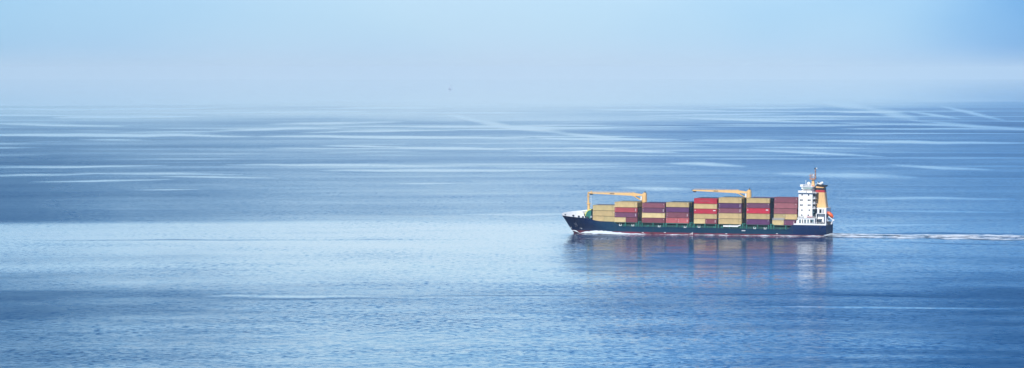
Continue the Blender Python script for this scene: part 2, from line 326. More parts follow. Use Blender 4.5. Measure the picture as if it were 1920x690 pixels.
def make_water():
    q = np.concatenate([[130+4.2*1.0], np.arange(149.5, 260, .8), np.arange(260, 560, 1.), np.arange(560, 770, 1.6), [800, 900, 1100, 1500, 2200, 4000, 9000, 40000]])
    r = np.where(q < 140, 45000., H*F/np.maximum(q-135, 1))
    bd = np.arange(-330, 2250, 7.)
    ang_d = (bd-960)/F
    ang = np.concatenate([ang_d, np.radians(np.concatenate([np.arange(15, 345, 6)]))])
    ang = np.sort(np.unique(np.where(ang > math.pi, ang-2*math.pi, ang)))
    A, Rr = np.meshgrid(ang, r)
    X, Y = Rr*np.sin(A), Rr*np.cos(A)
    b = 960+F*A; Q = 135+H*F/Rr
    W = wind(b, Q).astype(np.float32)
    S = ship_calm(b, Q).astype(np.float32)
    nr, na = X.shape
    verts = np.stack([X.ravel(), Y.ravel(), np.zeros(X.size)], 1)
    verts = np.vstack([verts, [[0, 0, 0]]])
    idx = np.arange(nr*na).reshape(nr, na)
    nx = np.roll(idx, -1, 1)
    quads = np.stack([idx[1:], nx[1:], nx[:-1], idx[:-1]], -1).reshape(-1, 4)
    tris = np.stack([np.full(na, nr*na), nx[-1], idx[-1]], -1)
    me = bpy.data.meshes.new('sea')
    nq, ntri = len(quads), len(tris)
    me.vertices.add(len(verts)); me.vertices.foreach_set('co', verts.astype(np.float32).ravel())
    me.loops.add(nq*4+ntri*3); me.loops.foreach_set('vertex_index', np.concatenate([quads.ravel(), tris.ravel()]).astype(np.int32))
    me.polygons.add(nq+ntri)
    me.polygons.foreach_set('loop_start', np.concatenate([np.arange(nq)*4, nq*4+np.arange(ntri)*3]).astype(np.int32))
    me.update(calc_edges=True); me.validate()
    if me.polygons[0].normal.z < 0: me.flip_normals()
    for nm, arr in (('wind', W), ('lee', S)):
        at = me.attributes.new(nm, 'FLOAT', 'POINT'); at.data.foreach_set('value', np.concatenate([arr.ravel(), [.5]]).astype(np.float32))
    m = bpy.data.materials.new('sea_water'); m.use_nodes = True
    N = m.node_tree.nodes; L = m.node_tree.links; bs = N['Principled BSDF']
    bs.inputs['Base Color'].default_value = (.004,.055,.15,1); bs.inputs['IOR'].default_value = 1.333
    geo = N.new('ShaderNodeNewGeometry')
    aw = N.new('ShaderNodeAttribute'); aw.attribute_name = 'wind'; al = N.new('ShaderNodeAttribute'); al.attribute_name = 'lee'
    def math_(op, a, b=None, c=None):
        n = N.new('ShaderNodeMath'); n.operation = op
        for i, x in enumerate((a, b, c)):
            if x is None: continue
            if isinstance(x, (int, float)): n.inputs[i].default_value = x
            else: L.new(x, n.inputs[i])
        return n.outputs[0]
    def mr(x, a, b, c, d):
        n = N.new('ShaderNodeMapRange'); L.new(x, n.inputs['Value'])
        for k, v in zip(('From Min','From Max','To Min','To Max'), (a,b,c,d)): n.inputs[k].default_value = v
        return n.outputs[0]
    w = aw.outputs['Fac']; s = al.outputs['Fac']
    wp = math_('POWER', math_('MAXIMUM', w, .0), 1.7)
    rough = math_('MULTIPLY', mr(wp, 0, 1, .02, .33), mr(s, 0, 1, 1, .95))
    L.new(rough, bs.inputs['Roughness'])
    # wave slopes, several sizes
    tot = None
    for fr, el, amp, det in ((.011,.4,.20,2), (.12,.6,.45,2), (.38,.85,1.2,2), (1.0,.9,.8,1)):
        v = N.new('ShaderNodeVectorMath'); v.operation = 'MULTIPLY'; v.inputs[1].default_value = (fr*el, fr, fr)
        L.new(geo.outputs['Position'], v.inputs[0])
        n = N.new('ShaderNodeTexNoise'); n.inputs['Scale'].default_value = 1; n.inputs['Detail'].default_value = det; n.inputs['Roughness'].default_value = .55
        L.new(v.outputs[0], n.inputs['Vector'])
        d = N.new('ShaderNodeVectorMath'); d.operation = 'SUBTRACT'; L.new(n.outputs['Color'], d.inputs[0]); d.inputs[1].default_value = (.5,.5,.5)
        e = N.new('ShaderNodeVectorMath'); e.operation = 'MULTIPLY'; L.new(d.outputs[0], e.inputs[0]); e.inputs[1].default_value = (amp*.6, amp, 0)
        if tot is None: tot = e.outputs[0]
        else:
            a = N.new('ShaderNodeVectorMath'); a.operation = 'ADD'; L.new(tot, a.inputs[0]); L.new(e.outputs[0], a.inputs[1]); tot = a.outputs[0]
    dv = N.new('ShaderNodeVectorMath'); dv.operation = 'MULTIPLY'; dv.inputs[1].default_value = (.36,.46,.3); L.new(geo.outputs['Position'], dv.inputs[0])
    dn = N.new('ShaderNodeTexNoise'); dn.inputs['Scale'].default_value = 1; dn.inputs['Detail'].default_value = 2; L.new(dv.outputs[0], dn.inputs['Vector'])
    pv = N.new('ShaderNodeVectorMath'); pv.operation = 'MULTIPLY'; pv.inputs[1].default_value = (.010,.016,.01); L.new(geo.outputs['Position'], pv.inputs[0])
    pn = N.new('ShaderNodeTexNoise'); pn.inputs['Scale'].default_value = 1; pn.inputs['Detail'].default_value = 3; L.new(pv.outputs[0], pn.inputs['Vector'])
    dsum = math_('ADD', dn.outputs['Fac'], math_('MULTIPLY', math_('SUBTRACT', pn.outputs['Fac'], .5), .35))
    dash = mr(dsum, .57, .70, 0, 1)
    dash = math_('MULTIPLY', dash, mr(w, 0, 1, .010, .16))
    k = math_('MULTIPLY', mr(wp, 0, 1, .012, .28), mr(s, 0, 1, 1, 1.0))
    sc = N.new('ShaderNodeVectorMath'); sc.operation = 'SCALE'; L.new(tot, sc.inputs[0]); L.new(k, sc.inputs['Scale'])
    ad = N.new('ShaderNodeVectorMath'); ad.operation = 'ADD'; L.new(sc.outputs[0], ad.inputs[0]); cz = N.new('ShaderNodeCombineXYZ'); cz.inputs[2].default_value = 1; L.new(math_('MULTIPLY', dash, -1.), cz.inputs[1]); L.new(cz.outputs[0], ad.inputs[1])
    no = N.new('ShaderNodeVectorMath'); no.operation = 'NORMALIZE'; L.new(ad.outputs[0], no.inputs[0])
    L.new(no.outputs[0], bs.inputs['Normal'])
    me.materials.append(m)
    o = bpy.data.objects.new('water', me); col.objects.link(o); tag(o, 'calm blue sea with pale slicks and ruffled darker lanes', 'water', kind='structure')
make_water()

# haze
def make_haze():
    b = MB().box(-50000, 50000, -50000, 50000, -4.2, 150)
    m = bpy.data.materials.new('haze_air'); m.use_nodes = True
    N = m.node_tree.nodes; L = m.node_tree.links
    N.remove(N['Principled BSDF'])
    v = N.new('ShaderNodeVolumePrincipled'); v.inputs['Color'].default_value = (.65,.83,.95,1); v.inputs['Density'].default_value = 2.2e-5
    v.inputs['Anisotropy'].default_value = -.3
    L.new(v.outputs[0], N['Material Output'].inputs['Volume'])
    o = b.build('haze', m); tag(o, 'thin blue sea haze that swallows the horizon', 'haze', kind='stuff')
make_haze()

# ------------------------------------------------------------------ the ship
ship = empty('container_ship'); ship.matrix_world = M_SHIP
tag(ship, 'loaded container ship with navy hull, white bow, two yellow deck cranes and a tan funnel', 'ship')
US = 68.0          # stern
WL = [(-76.1, 8.75), (-74, 8.6), (-61, 7.95), (-58, 6.9), (-56, 6.45), (-46.6, 6.1), (-44.2, 3.95), (47.6, 3.9), (50.2, 6.35), (68, 6.35)]
def ztop(u): return float(np.interp(u, [a for a, _ in WL], [z for _, z in WL]))
def stem(z):  # raked bow line
    return float(np.interp(z, [-6, -2, -.5, 3, 6.4, 8.7, 12], [-68, -69, -69.6, -72.2, -74.4, -76.1, -78]))
def half(u, z):
    t = max(0., u-stem(z)); Lr = np.interp(z, [-3, 0, 4, 9], [34, 31, 24, 17])
    p = np.interp(z, [-3, 0, 4, 9], [1.6, 1.7, 2.1, 2.3])
    x = min(1, t/Lr); h = 11*(1-(1-x)**p)
    if u > 42:
        k = (u-42)/26
        h -= np.interp(z, [-3, 0, 2.5, 5], [9*k**2, 3.0*k**2, 1.0*k**2, .4*k**2])
    return max(float(h), .02)
def build_hull():
    mb = MB(); us = [0]+[(i/26)**1.5*36 for i in range(1, 27)]
    st = [x for x in us]+[float(x) for x in np.arange(29+10, 144.01, 1.15)]
    st = [x for x in st if x < 144.1-.4]+[144.1]
    nz = 14; rows = []
    for s in st:
        f = s/144.1; row = []
        zt = ztop(-76.1+s)
        for j in range(nz+1):
            z = -3+(zt+3)*j/nz
            u = stem(z)+(US-stem(z))*f
            u += (z-5)*.10*max(0, f-.99)*100 * -.3 if f > .99 else 0
            row.append((u, half(u, z), z))
        rows.append(row)
    n = len(rows)
    vs = []; fs = []
    for side in (-1, 1):
        for r_ in rows: vs += [(u, side*h, z) for u, h, z in r_]
    m_ = nz+1
    for side in (0, 1):
        o = side*n*m_
        for i in range(n-1):
            for j in range(nz): fs.append((o+i*m_+j, o+(i+1)*m_+j, o+(i+1)*m_+j+1, o+i*m_+j+1))
    o2 = n*m_
    for j in range(nz):   # transom and stem
        fs.append(((n-1)*m_+j, (n-1)*m_+j+1, o2+(n-1)*m_+j+1, o2+(n-1)*m_+j))
        fs.append((j, j+1, o2+j+1, o2+j))
    for i in range(n-1):  # deck and bottom
        fs.append((i*m_+nz, (i+1)*m_+nz, o2+(i+1)*m_+nz, o2+i*m_+nz))
        fs.append((i*m_, (i+1)*m_, o2+(i+1)*m_, o2+i*m_))
    mb.add(vs, fs)
    return mb.build('hull', MAT['hull'], ship, smooth=True)
hull = build_hull()

def side_strip(us, z0f, z1f, th=.15, sides=(-1, 1), inset=0.0, out=.03):
    """plating that follows the hull side"""
    mb = MB()
    for sd_ in sides:
        vs = []
        for u in us:
            a, b = z0f(u), z1f(u)
            h0, h1 = half(u, a)+out-inset, half(u, b)+out-inset
            vs += [(u, sd_*h0, a), (u, sd_*h1, b), (u, sd_*max(0.01, h1-th), b), (u, sd_*max(.01, h0-th), a)]
        fs = [(0,1,2,3), tuple(4*(len(us)-1)+i for i in (3,2,1,0))]
        for i in range(len(us)-1):
            for k in range(4):
                fs.append((4*i+k, 4*i+(k+1) % 4, 4*(i+1)+(k+1) % 4, 4*(i+1)+k))
        mb.add(vs, fs)
    return mb
# white bow bulwark, rising aft, with its closed front
ub = [-76.05+.02, -75.4, -74.5, -73.4, -72, -70, -68, -66, -64.5, -63, -62, -61]
def bw_top(u): return float(np.interp(u, [-76.1, -74.8, -62.6, -60.9], [9.5, 10.35, 11.75, 8.3]))
def bw_bot(u): return float(np.interp(u, [-76.1, -74, -61], [8.72, 8.58, 7.96]))
mb = MB()
for sd_ in (-1, 1):
    vs = []
    for u in ub:
        a, b = bw_bot(u), bw_top(u)
        h0 = half(u, a)+.02 if u > -75.9 else .25
        flare = -.03*(b-a)
        vs += [(u-(.35 if u < -75 else 0)*(b-a)*.5, sd_*(h0+flare*.3), a), (u-(.5 if u < -75 else 0)*(b-a)*.5, sd_*(h0+flare), b)]
    o = 0
    fs = [(2*i, 2*i+2, 2*i+3, 2*i+1) for i in range(len(ub)-1)]
    mb.add(vs, fs)
n_ = len(ub)
mb.f.append((0, 1, 2*n_+1, 2*n_))
# whaleback deck joining both sides
mb.add([(u, -half(u, bw_bot(u))*.97, bw_top(u)-.5) for u in ub[2:-1]]+[(u, half(u, bw_bot(u))*.97, bw_top(u)-.5) for u in ub[2:-1]],
       [(i, i+1, i+1+len(ub)-3, i+len(ub)-3) for i in range(len(ub)-4)])
bul = mb.build('bow_bulwark', MAT['white'], ship)
for px, py in ((1060,402.2), (1075,403.9), (1085.2,405.4), (1093,406.6)):
    v = -5.
    for _ in range(6):
        u, z = U(px, py, v); v = -(half(u, min(z, 8.7))+.12)
    e = .42 if px != 1060 else .3
    MB().box(u-e*1.3, u+e*1.3, v-.10, v+.10, z-e*.8, z+e*.8).build('fairlead', MAT['dark'], bul)
# anchor and bow markings
def on_hull(px, py, off=.12):
    v = -9.
    for _ in range(8):
        u, z = U(px, py, v); v = -(half(u, z)+off)
    return u, v, z
u, v, z = on_hull(1070.5, 426)
mb = MB(); mb.tube((u, v, z+.8), (u+.1, v, z-.5), .12); mb.beam((u-.5, v, z-.1), (u+.1, v, z-.6), .2, .25); mb.beam((u+.1, v, z-.6), (u+.7, v, z-.2), .2, .25)
mb.build('anchor', MAT['grey'], ship)
mb = MB()
u, v, z = on_hull(1080, 421)
for a, b, c, d in ((-1.0,.6,-.3,-.9), (-.9,-.9,1.1,-.9), (.1,.8,.9,-.6), (0,1.3,-.1,-.2), (-.5,.0,.8,.2)):
    ya, yb = -(half(u+a, z+b)+.1), -(half(u+c, z+d)+.1)
    mb.tube((u+a, ya, z+b), (u+c*.8, yb, z+d*.8), .055, n=5)
mb.build('bow_marking', MAT['grey'], ship)
for q_ in ((1088,427.5),(1091,428.6),(1090,427.9)):
    u, v, z = on_hull(*q_); MB().box(u-.16, u+.16, v-.05, v+.1, z-.2, z+.2).build('bow_marking', MAT['grey'], ship)
# small painted letters, load line and draught figures amidships
def mk(x0, x1, z0, z1): MB().box(x0, x1, -11.06, -10.9, z0, z1).build('hull_marking', MAT['white'], ship)
u0, z0 = U(1391, 432.4, -11)
for i in range(4): mk(u0+i*.5, u0+i*.5+.32, z0-.24, z0+.28-.12*(i % 2))
u0, z0 = U(1293, 438.2, -11)
for i, hh in enumerate((.3, .55, .9, 1.2)): mk(u0+i*.5, u0+i*.5+.22, z0-.4, z0-.4+hh)
for pxx in (1203.5, 1245, 1360, 1455):
    u0, z0 = U(pxx, 436.2 if pxx < 1300 else 438.6, -11); mk(u0, u0+1.0, z0, z0+.22)
# rubbing strake
side_strip([float(x) for x in np.arange(-43, 67, 2)], lambda u: ztop(u) if False else 3.55 if u < 48 else 3.55, lambda u: 3.8, .1, (-1, 1), out=.09).build('rubbing_strake', MAT['hull'], ship)

# hatch coaming, dark recess behind the stanchions
MB().box(-45.5, 48.5, -8.6, 8.6, 3.8, 5.75).build('hatch_coaming', MAT['deck'], ship)
for k in range(8):
    us0 = [-57.3,-45.1,-30.2,-17.3,-2.3,10.9,25.8,39.6][k]
    if k == 0: MB().box(us0, us0+12.1, -8.4, 8.4, 6.0, 6.24).build('hatch_cover', MAT['deck'], ship)
    else: MB().box(us0, us0+12.2, -9.85, 9.85, 5.76, 6.09).build('hatch_cover', MAT['teal'] if k in (3,) else MAT['deck'], ship)
st_px = []
BAYS = [-57.3, -45.1, -30.2, -17.3, -2.3, 10.9, 25.8, 40.2]
for k, b0 in enumerate(BAYS[1:], 1):
    for d in ((0.25, 6.1, 11.9) if k < 7 else (.3, 6.6)):
        for sv in (-1, 1):
            MB().box(b0+d-.26, b0+d+.26, sv*10.55-.2, sv*10.55+.2, 3.9, 6.08).build('stanchion', MAT['teal'], ship)
for g in (-32.0, -4.2, 23.9, 38.9):   # portal frames in the wide gaps
    for sv in (-1, 1):
        MB().box(g-.28, g+.28, sv*10.55-.2, sv*10.55+.2, 3.9, 6.3).box(g-.28, g+1.4, sv*10.55-.2, sv*10.55+.2, 6.3, 6.6).build('stanchion', MAT['teal'], ship)
# lashing bridges crossing the ship in the wide gaps
for g in (-31.2, -3.3, 24.7, 39.3):
    m_ = MB(); m_.box(g-.5, g+.5, -9.8, 9.8, 6.3, 6.5)
    for y in np.linspace(-9.6, 9.6, 9): m_.box(g-.12, g+.12, y-.1, y+.1, 3.9, 6.3)
    m_.build('lashing_bridge', MAT['teal'], ship)
# deck edge rail and walkway clutter
mr_ = MB()
for sv in (-1, 1):
    for zz in (4.45, 4.95): mr_.tube((-44, sv*10.9, zz), (47.5, sv*10.9, zz), .035, n=4)
    for x in np.arange(-44, 48, 1.9): mr_.tube((x, sv*10.9, 3.9), (x, sv*10.9, 4.95), .035, n=4)
mr_.build('deck_rail', MAT['teal'], ship)
for px, py in ((1163,421.3),(1186.5,421.8),(1236,423.6),(1284.5,425),(1310.5,424.6),(1415,427),(1434.5,427.5)):
    u, z = U(px, py, -10.95)
    m_ = MB(); m_.box(u-.62, u-.42, -11.0, -10.4, z-.4, z+.45).box(u+.42, u+.62, -11.0, -10.4, z-.4, z+.45).box(u-.62, u+.62, -11.02, -10.4, z-.6, z-.36)
    m_.build('mooring_fairlead', MAT['white2'], ship)
u0, z0 = U(1356, 423.8, -10.9); u1, z1 = U(1384, 425.2, -10.9)
m_ = MB(); m_.beam((u0, -10.75, z0), (u1, -10.75, z1+.3), .5, .75); m_.tube((u1-.3, -10.75, z1+.3), (u1+1.3, -10.75, z1+.9), .3)
m_.build('gangway', MAT['white'], ship)
for i in range(26):
    u = random.uniform(-43, 46); hh = random.uniform(.4, 1.3)
    MB().box(u-random.uniform(.15,.6), u+random.uniform(.15,.6), -9.9, -9.2, 3.9, 3.9+hh).build('deck_fitting', MAT['teal'] if i % 3 else MAT['deck'], ship)

# foremast
fm = empty('foremast', ship)
um, zt_ = U(1104.2, 361, 0)
mb = MB(); mb.tube((um-.1, 0, 7.8), (um-.1, 0, 15.2), .78, .68, 14); mb.tube((um-.3, 0, 15.2), (um-.3, 0, zt_), .55, .45, 12)
mb.build('mast_pole', MAT['crane'], fm, True)
MB().tube((um-.1, 0, 15.0), (um-.1, 0, 15.5), 1.1, 1.1, 14).build('mast_collar', MAT['crane'], fm)
MB().tube((um-.3, 0, 19.0), (um-.3, 0, 19.35), .85, .85, 14).build('mast_collar', MAT['crane'], fm)
mb = MB(); mb.beam((um-.3, 0, zt_+.1), (um+1.4, 0, zt_+.2), 1.6, .35); mb.box(um+1.1, um+1.5, -.7, -.4, zt_, zt_+.9); mb.box(um+1.1, um+1.5, .4, .7, zt_, zt_+.9)
mb.build('jib_rest', MAT['crane'], fm)
mb = MB(); mb.tube((um-1.6, -.3, 16.2), (um-.4, -.3, 16.2), .12); mb.ball((um-1.6, -.3, 16.3), .3)
mb.build('mast_lamp', MAT['grey'], fm)
MB().ball((um-.2, 0, zt_+.55), .3).build('mast_lamp', MAT['grey'], fm)
mb = MB(); mb.tube((um+1.5, -.2, 7.8), (um+1.2, -.2, zt_), .09, n=6)
for zz in np.arange(8.5, 20, 1.2): mb.tube((um+.3, -.2, zz), (um+1.4, -.2, zz), .05, n=4)
mb.build('mast_ladder', MAT['white2'], fm)
# curved breakwater housing behind the bulwark, pale lime rim and teal inside
c_u, c_z = -58.9, 8.7
mb = MB(); pts = []; r0, r1 = 3.9, 3.3
a = [math.pi*(.98-.5*i/14) for i in range(15)]
outer = [(c_u+r0*math.cos(t)*.85, c_z+r0*math.sin(t)) for t in a]; inner = [(c_u+r1*math.cos(t)*.85, c_z+r1*math.sin(t)) for t in reversed(a)]
for i in range(14):
    o1, o2_, i1, i2 = outer[i], outer[i+1], inner[14-i], inner[13-i]
    mb.prism([o1, o2_, i2, i1], -6.2, 6.2)
mb.build('breakwater', MAT['lime'], ship)
mb = MB(); mb.prism([(c_u+r1*.85*math.cos(t), c_z+r1*math.sin(t)) for t in a]+[(c_u, 7.0), (c_u-2.7, 7.0)], -5.9, 5.9)
mb.build('windlass_house', MAT['teal'], ship)
for k, (du, dz) in enumerate(((-1.6, 0), (.5, .3), (1.8, -.3))):
    MB().tube((c_u+du, -6.6, 8.2+dz), (c_u+du, -7.8, 8.2+dz), .55, .55, 12).build('winch_drum', MAT['dark'] if k != 1 else MAT['grey'], ship)

# deck cranes
def crane(px_l, px_r, py_top, tip, joint, strut_end):
    root = empty('deck_crane', ship)
    ul, _ = U(px_l, py_top, 0); ur, _ = U(px_r, py_top, 0); c = (ul+ur)/2; r_ = (ur-ul)/2
    zt = U(px_l, py_top, 0)[1]
    MB().tube((c, 0, 5.7), (c, 0, zt-4.6), r_*.92, r_*.92, 24).build('pedestal', MAT['crane'], root, True)
    mb = MB(); mb.tube((c, 0, zt-4.6), (c, 0, zt-1.2), r_*1.04, r_*.98, 24); mb.tube((c, 0, zt-4.75), (c, 0, zt-4.5), r_*1.12, r_*1.12, 24)
    mb.prism([(c-r_*.9, zt-1.3), (c+r_*.85, zt-1.3), (c+r_*.75, zt-.1), (c+.1, zt+.3), (c-r_*.7, zt-.5)], -1.0, 1.0)
    mb.build('slewing_housing', MAT['crane'], root, True)
    mb = MB(); mb.tube((c+.5, -.7, zt), (c+.5, -.7, zt+.9), .12); mb.box(c+.1, c+.8, -.9, -.4, zt+.2, zt+.6);     mb.ball((c+.5, -.7, zt+1), .2); mb.build('sheave', MAT['dark'], root)
    MB().box(c-r_*1.3, c-r_*.75, -1.5, -.3, zt-3.9, zt-1.9).build('operator_cab', MAT['white2'], root)
    ut, zti = U(tip[0], tip[1], 0); uj, zj = U(joint[0], joint[1], 0)
    # two box girders form the jib
    for sv in (-1, 1):
        j = MB()
        j.beam((ut, sv*.75, zti), (uj, sv*1.0, zj), .35, .55, .5, 1.55)
        j.beam((uj-.05, sv*1.0, zj), (c-r_*.5, sv*.9, zj-.35), .5, 1.5, .5, .75)
        j.build('jib_girder', MAT['crane'], root)
    for t in np.linspace(.06, .98, 8):
        u = ut+(uj-ut)*t; z = zti+(zj-zti)*t; MB().box(u-.15, u+.15, -1.0, 1.0, z-.15, z+.15).build('jib_brace', MAT['crane'], root)
    MB().box(uj-.5, uj+.55, -1.35, 1.35, zj-.95, zj+.95).build('jib_bracket', MAT['crane'], root)
    us_, zs_ = U(strut_end[0], strut_end[1], 0)
    m_ = MB(); m_.tube((uj+.3, -1.1, zj-.8), (us_, -1.0, zs_), .24); m_.tube((uj+.3, 1.1, zj-.8), (us_, 1.0, zs_), .24)
    m_.build('luffing_cylinder', MAT['crane'], root, True)
    # hook block and dark lettering plate on the jib
    MB().box(ut+.3, ut+1.8, -.5, .5, zti-1.0, zti-.3).box(ut-.4, ut+.4, -.5, .5, zti-.3, zti+.3).build('hook_block', MAT['dark'], root)
    t = .52; u = ut+(uj-ut)*t; z = zti+(zj-zti)*t; m_ = MB()
    yb = .75+.25*t+.175+.05*t
    for i in range(6): m_.box(u-1.1+i*.42, u-1.1+i*.42+.31, -yb-.08, -yb+.1, z-.24, z+.24)
    m_.build('jib_lettering', MAT['dark'], root)
    m_ = MB()
    for sv in (-.9, .9):
        m_.tube((ut+1, sv, zti+.75), (uj, sv, zj+1.15), .035, n=4)
        for t in np.linspace(.04, 1, 12): m_.tube((ut+(uj-ut)*t, sv, zti+(zj-zti)*t), (ut+(uj-ut)*t, sv, zti+(zj-zti)*t+.9+.2*t), .03, n=4)
    m_.build('jib_rail', MAT['crane'], root)
    return root
crane(1203.6, 1212.8, 361.5, (1105.5, 361.6), (1188, 364.3), (1203.8, 376.0))
crane(1399.6, 1409.0, 356.0, (1299, 356.7), (1383.5, 359.4), (1399.8, 370.8))

# ------------------------------------------------------------------ accommodation
def rect(px0, py0, px1, py1, v):
    a, b = U(px0, py0, v), U(px1, py1, v)
    return min(a[0], b[0]), max(a[0], b[0]), min(a[1], b[1]), max(a[1], b[1])
def panel(name, px0, py0, px1, py1, v, mat, parent, th=.08):
    x0, x1, z0, z1 = rect(px0, py0, px1, py1, v)
    return MB().box(x0, x1, v-.03, v+th, z0, z1).build(name, mat, parent)
VT = -9.4
tower = None
x0, x1, z0, z1 = rect(1497.3, 361, 1522.8, 421, VT)
mb = MB(); mb.box(x0, x1, VT, -VT, 6.3, z1)
for i, py in enumerate((370.5, 380, 389.5, 399)):   # deck edges, slightly proud
    zz = U(1510, py, VT)[1]; mb.box(x0-.04, x1+.04, VT-.04, -VT+.04, zz-.07, zz+.07)
tower = mb.build('accommodation_block', MAT['white'], ship)
TW0, TW1, TWZ = x0, x1, z1
for px, py in ((1504,365.4),(1516.2,365.7),(1501.2,375.1),(1504.0,375.1),(1515.7,375.3),(1518.6,375.3),(1501.2,384.5),(1504.0,384.5),(1515.7,384.6),(1518.6,384.6),(1503.6,394),(1517.5,394),(1503.4,403.4),(1515.4,403.6)):
    x, z = U(px, py, VT)
    w = MB().box(x-.34, x+.34, VT-.05, VT+.08, z-.34, z+.34).build('window', MAT['glass'], tower)
# shadowed recess for vent on the side and aft galleries with white slabs and rails
gal_u1 = U(1528.6, 380, -6)[0]+1.2
for i, py in enumerate((363.0, 372.6, 382.0, 391.2)):
    zz = U(1525, py, VT)[1]
    g = MB().box(TW1, TW1+1.5, VT+.2, -VT-.2, zz-.18, zz+.08).build('gallery', MAT['white'], tower)
    m_ = MB()
    for hz in (.55, 1.05): m_.tube((TW1+1.45, VT+.25, zz+hz), (TW1+1.45, -VT-.25, zz+hz), .04, n=4); m_.tube((TW1, VT+.25, zz+hz), (TW1+1.45, VT+.25, zz+hz), .04, n=4)
    for y in np.linspace(VT+.25, -VT-.25, 10): m_.tube((TW1+1.45, y, zz), (TW1+1.45, y, zz+1.05), .04, n=4)
    m_.build('rail', MAT['white'], g)
    if i < 3:
        m_ = MB(); zz2 = U(1525, (372.6, 382.0, 391.2)[i], VT)[1]
        m_.beam((TW1+.7, VT+1.2, zz2), (TW1+.7, VT+4.2, zz), .8, .2); m_.build('stair', MAT['grey'], tower)
aft = MB().box(TW1, TW1+.06, VT+.3, -VT-.3, 9.5, TWZ-.4).build('aft_bulkhead', MAT['gallery'], tower)  # thin sheet, shade behind the galleries painted in as teal
# wheelhouse with bridge wings
VW = -9.2
x0, x1, z0, z1 = rect(1500.5, 350.6, 1526.5, 361.4, VW)
wh = MB().box(x0+.6, x1-1.2, VW, -VW, TWZ+.02, z1).build('wheelhouse', MAT['white'], ship)
MB().box(TW0-.1, TW1+2.2, -10.4, 10.4, TWZ-.12, TWZ+.015).build('bridge_deck', MAT['white'], wh)
m_ = MB()
for sv in (-1, 1):
    m_.box(TW0-.1, TW0, min(sv*VW*-1, sv*10.4), max(sv*-VW, sv*10.4), TWZ+.02, TWZ+1.1)
    m_.box(TW0-.1, TW0+4.2, sv*10.35-.05, sv*10.35+.05, TWZ+.02, TWZ+1.1)
m_.build('bridge_wing', MAT['white'], wh)
m_ = MB().box(x0+.2, x1-.7, VW-.3, -VW+.3, z1+.01, z1+.28).build('wheelhouse_roof', MAT['white2'], wh)
panel('window_band', 1505.5, 352.0, 1523.5, 353.8, VW, MAT['glassteal'], wh)
for i in range(7): panel('window', 1506.6+i*2.35, 354.6, 1508.3+i*2.35, 357.4, VW, MAT['glass'], wh)
panel('window', 1502.6, 354.6, 1505.0, 356.6, VW, MAT['glass'], wh)
for px in (1508.4, 1511.9): panel('doorway', px-.6, 358.9, px+.8, 361.2, VW, MAT['dark'], wh)
# monkey island rails and gear
m_ = MB(); zr = z1+.28
for y in (VW+.3, -VW-.3):
    for hz in (.6, 1.15): m_.tube((x0+.5, y, zr+hz), (x1-1, y, zr+hz), .05, n=4)
    for x in np.linspace(x0+.5, x1-1, 8): m_.tube((x, y, zr), (x, y, zr+1.15), .05, n=4)
m_.build('roof_rail', MAT['white'], wh)
u, z = U(1502.5, 349, VW+2); MB().box(u-.6, u+.9, VW+1.5, VW+2.6, zr-.1, zr+1.0).build('locker', MAT['white'], wh)
u, z = U(1503.5, 345.5, 0); MB().tube((u, 0, zr), (u, 0, z), .09).tube((u-.8, 0, z-1), (u+.8, 0, z-1), .06).build('aerial', MAT['white'], wh)
u, z = U(1511, 339, 0); MB().tube((u, 0, zr), (u, 0, z), .12, .07).ball((u, 0, z), .22).build('aerial', MAT['white'], wh)
u, z = U(1516.3, 344.4, 0); MB().ball((u, 0, z), 1.0).tube((u, 0, zr), (u, 0, z-.8), .3, .55).build('radome', MAT['white'], wh, True)
u, z = U(1508, 347, -3); MB().box(u-1.2, u+1.5, -3.5, -2.8, zr+.5, zr+.85).tube((u, -3, zr), (u, -3, zr+.6), .15).build('radar_scanner', MAT['grey'], wh)
# radar mast
rm = empty('radar_mast', ship)
ub_, zb_ = U(1524.6, 352, 0); _, zp = U(1524.6, 336.6, 0)
MB().prism([(ub_-1.0, zr-1.2), (ub_+1.0, zr-1.2), (ub_+.55, zp), (ub_-.5, zp)], -.8, .8).build('mast_column', MAT['funnel'], rm)
u, z = U(1523.9, 348.5, -.8); MB().box(u-.25, u+.35, -.95, -.78, z-.35, z+.35).build('navigation_light', MAT['crimson'], rm)
pu0, pz = U(1518.5, 334.4, 0); pu1, _ = U(1529.8, 334.4, 0)
m_ = MB().prism([(pu0, pz), (pu1, pz), (pu1, pz-.35), (ub_+.9, zp-.1), (ub_-.9, zp-.1), (pu0, pz-.35)], -1.6, 1.6).build('mast_platform', MAT['pole'], rm)
m_ = MB()
for y in (-1.6, 1.6):
    m_.tube((pu0, y, pz+.9), (pu1, y, pz+.9), .06, n=4)
    for x in np.linspace(pu0, pu1, 5): m_.tube((x, y, pz), (x, y, pz+.9), .06, n=4)
m_.build('rail', MAT['pole'], rm)
u, z = U(1520.1, 325, 0); m_ = MB().tube((u, 0, pz), (u, 0, z), .22, .14); m_.box(u-.9, u+.9, -.2, .2, pz+1.4, pz+1.75); m_.ball((u+.9, 0, z-.5), .3); m_.build('mast_pole', MAT['pole'], rm)
u, z = U(1524.8, 328.6, 0); MB().ball((u, 0, z), .38).tube((u, 0, pz), (u, 0, z), .12).build('aerial', MAT['white'], rm)
u, z = U(1529, 315.2, 0); m_ = MB().tube((u, 0, pz-.3), (u, 0, z), .36, .18)
for zz in (pz+2.0, pz+3.8): m_.box(u-.5, u+.5, -.9, .9, zz, zz+.2)
m_.build('mast_pole', MAT['pole'], rm)
u2, z2 = U(1531.2, 315.8, 0); MB().ball((u2, 0, z2), .34).tube((u, 0, z2-.2), (u2, 0, z2-.2), .07).build('mast_lamp', MAT['white'], rm)
u2, z2 = U(1528.6, 316, 0); MB().box(u2-.4, u2+.3, -.4, .4, z2-.35, z2+.35).build('navigation_light', MAT['dark'], rm)
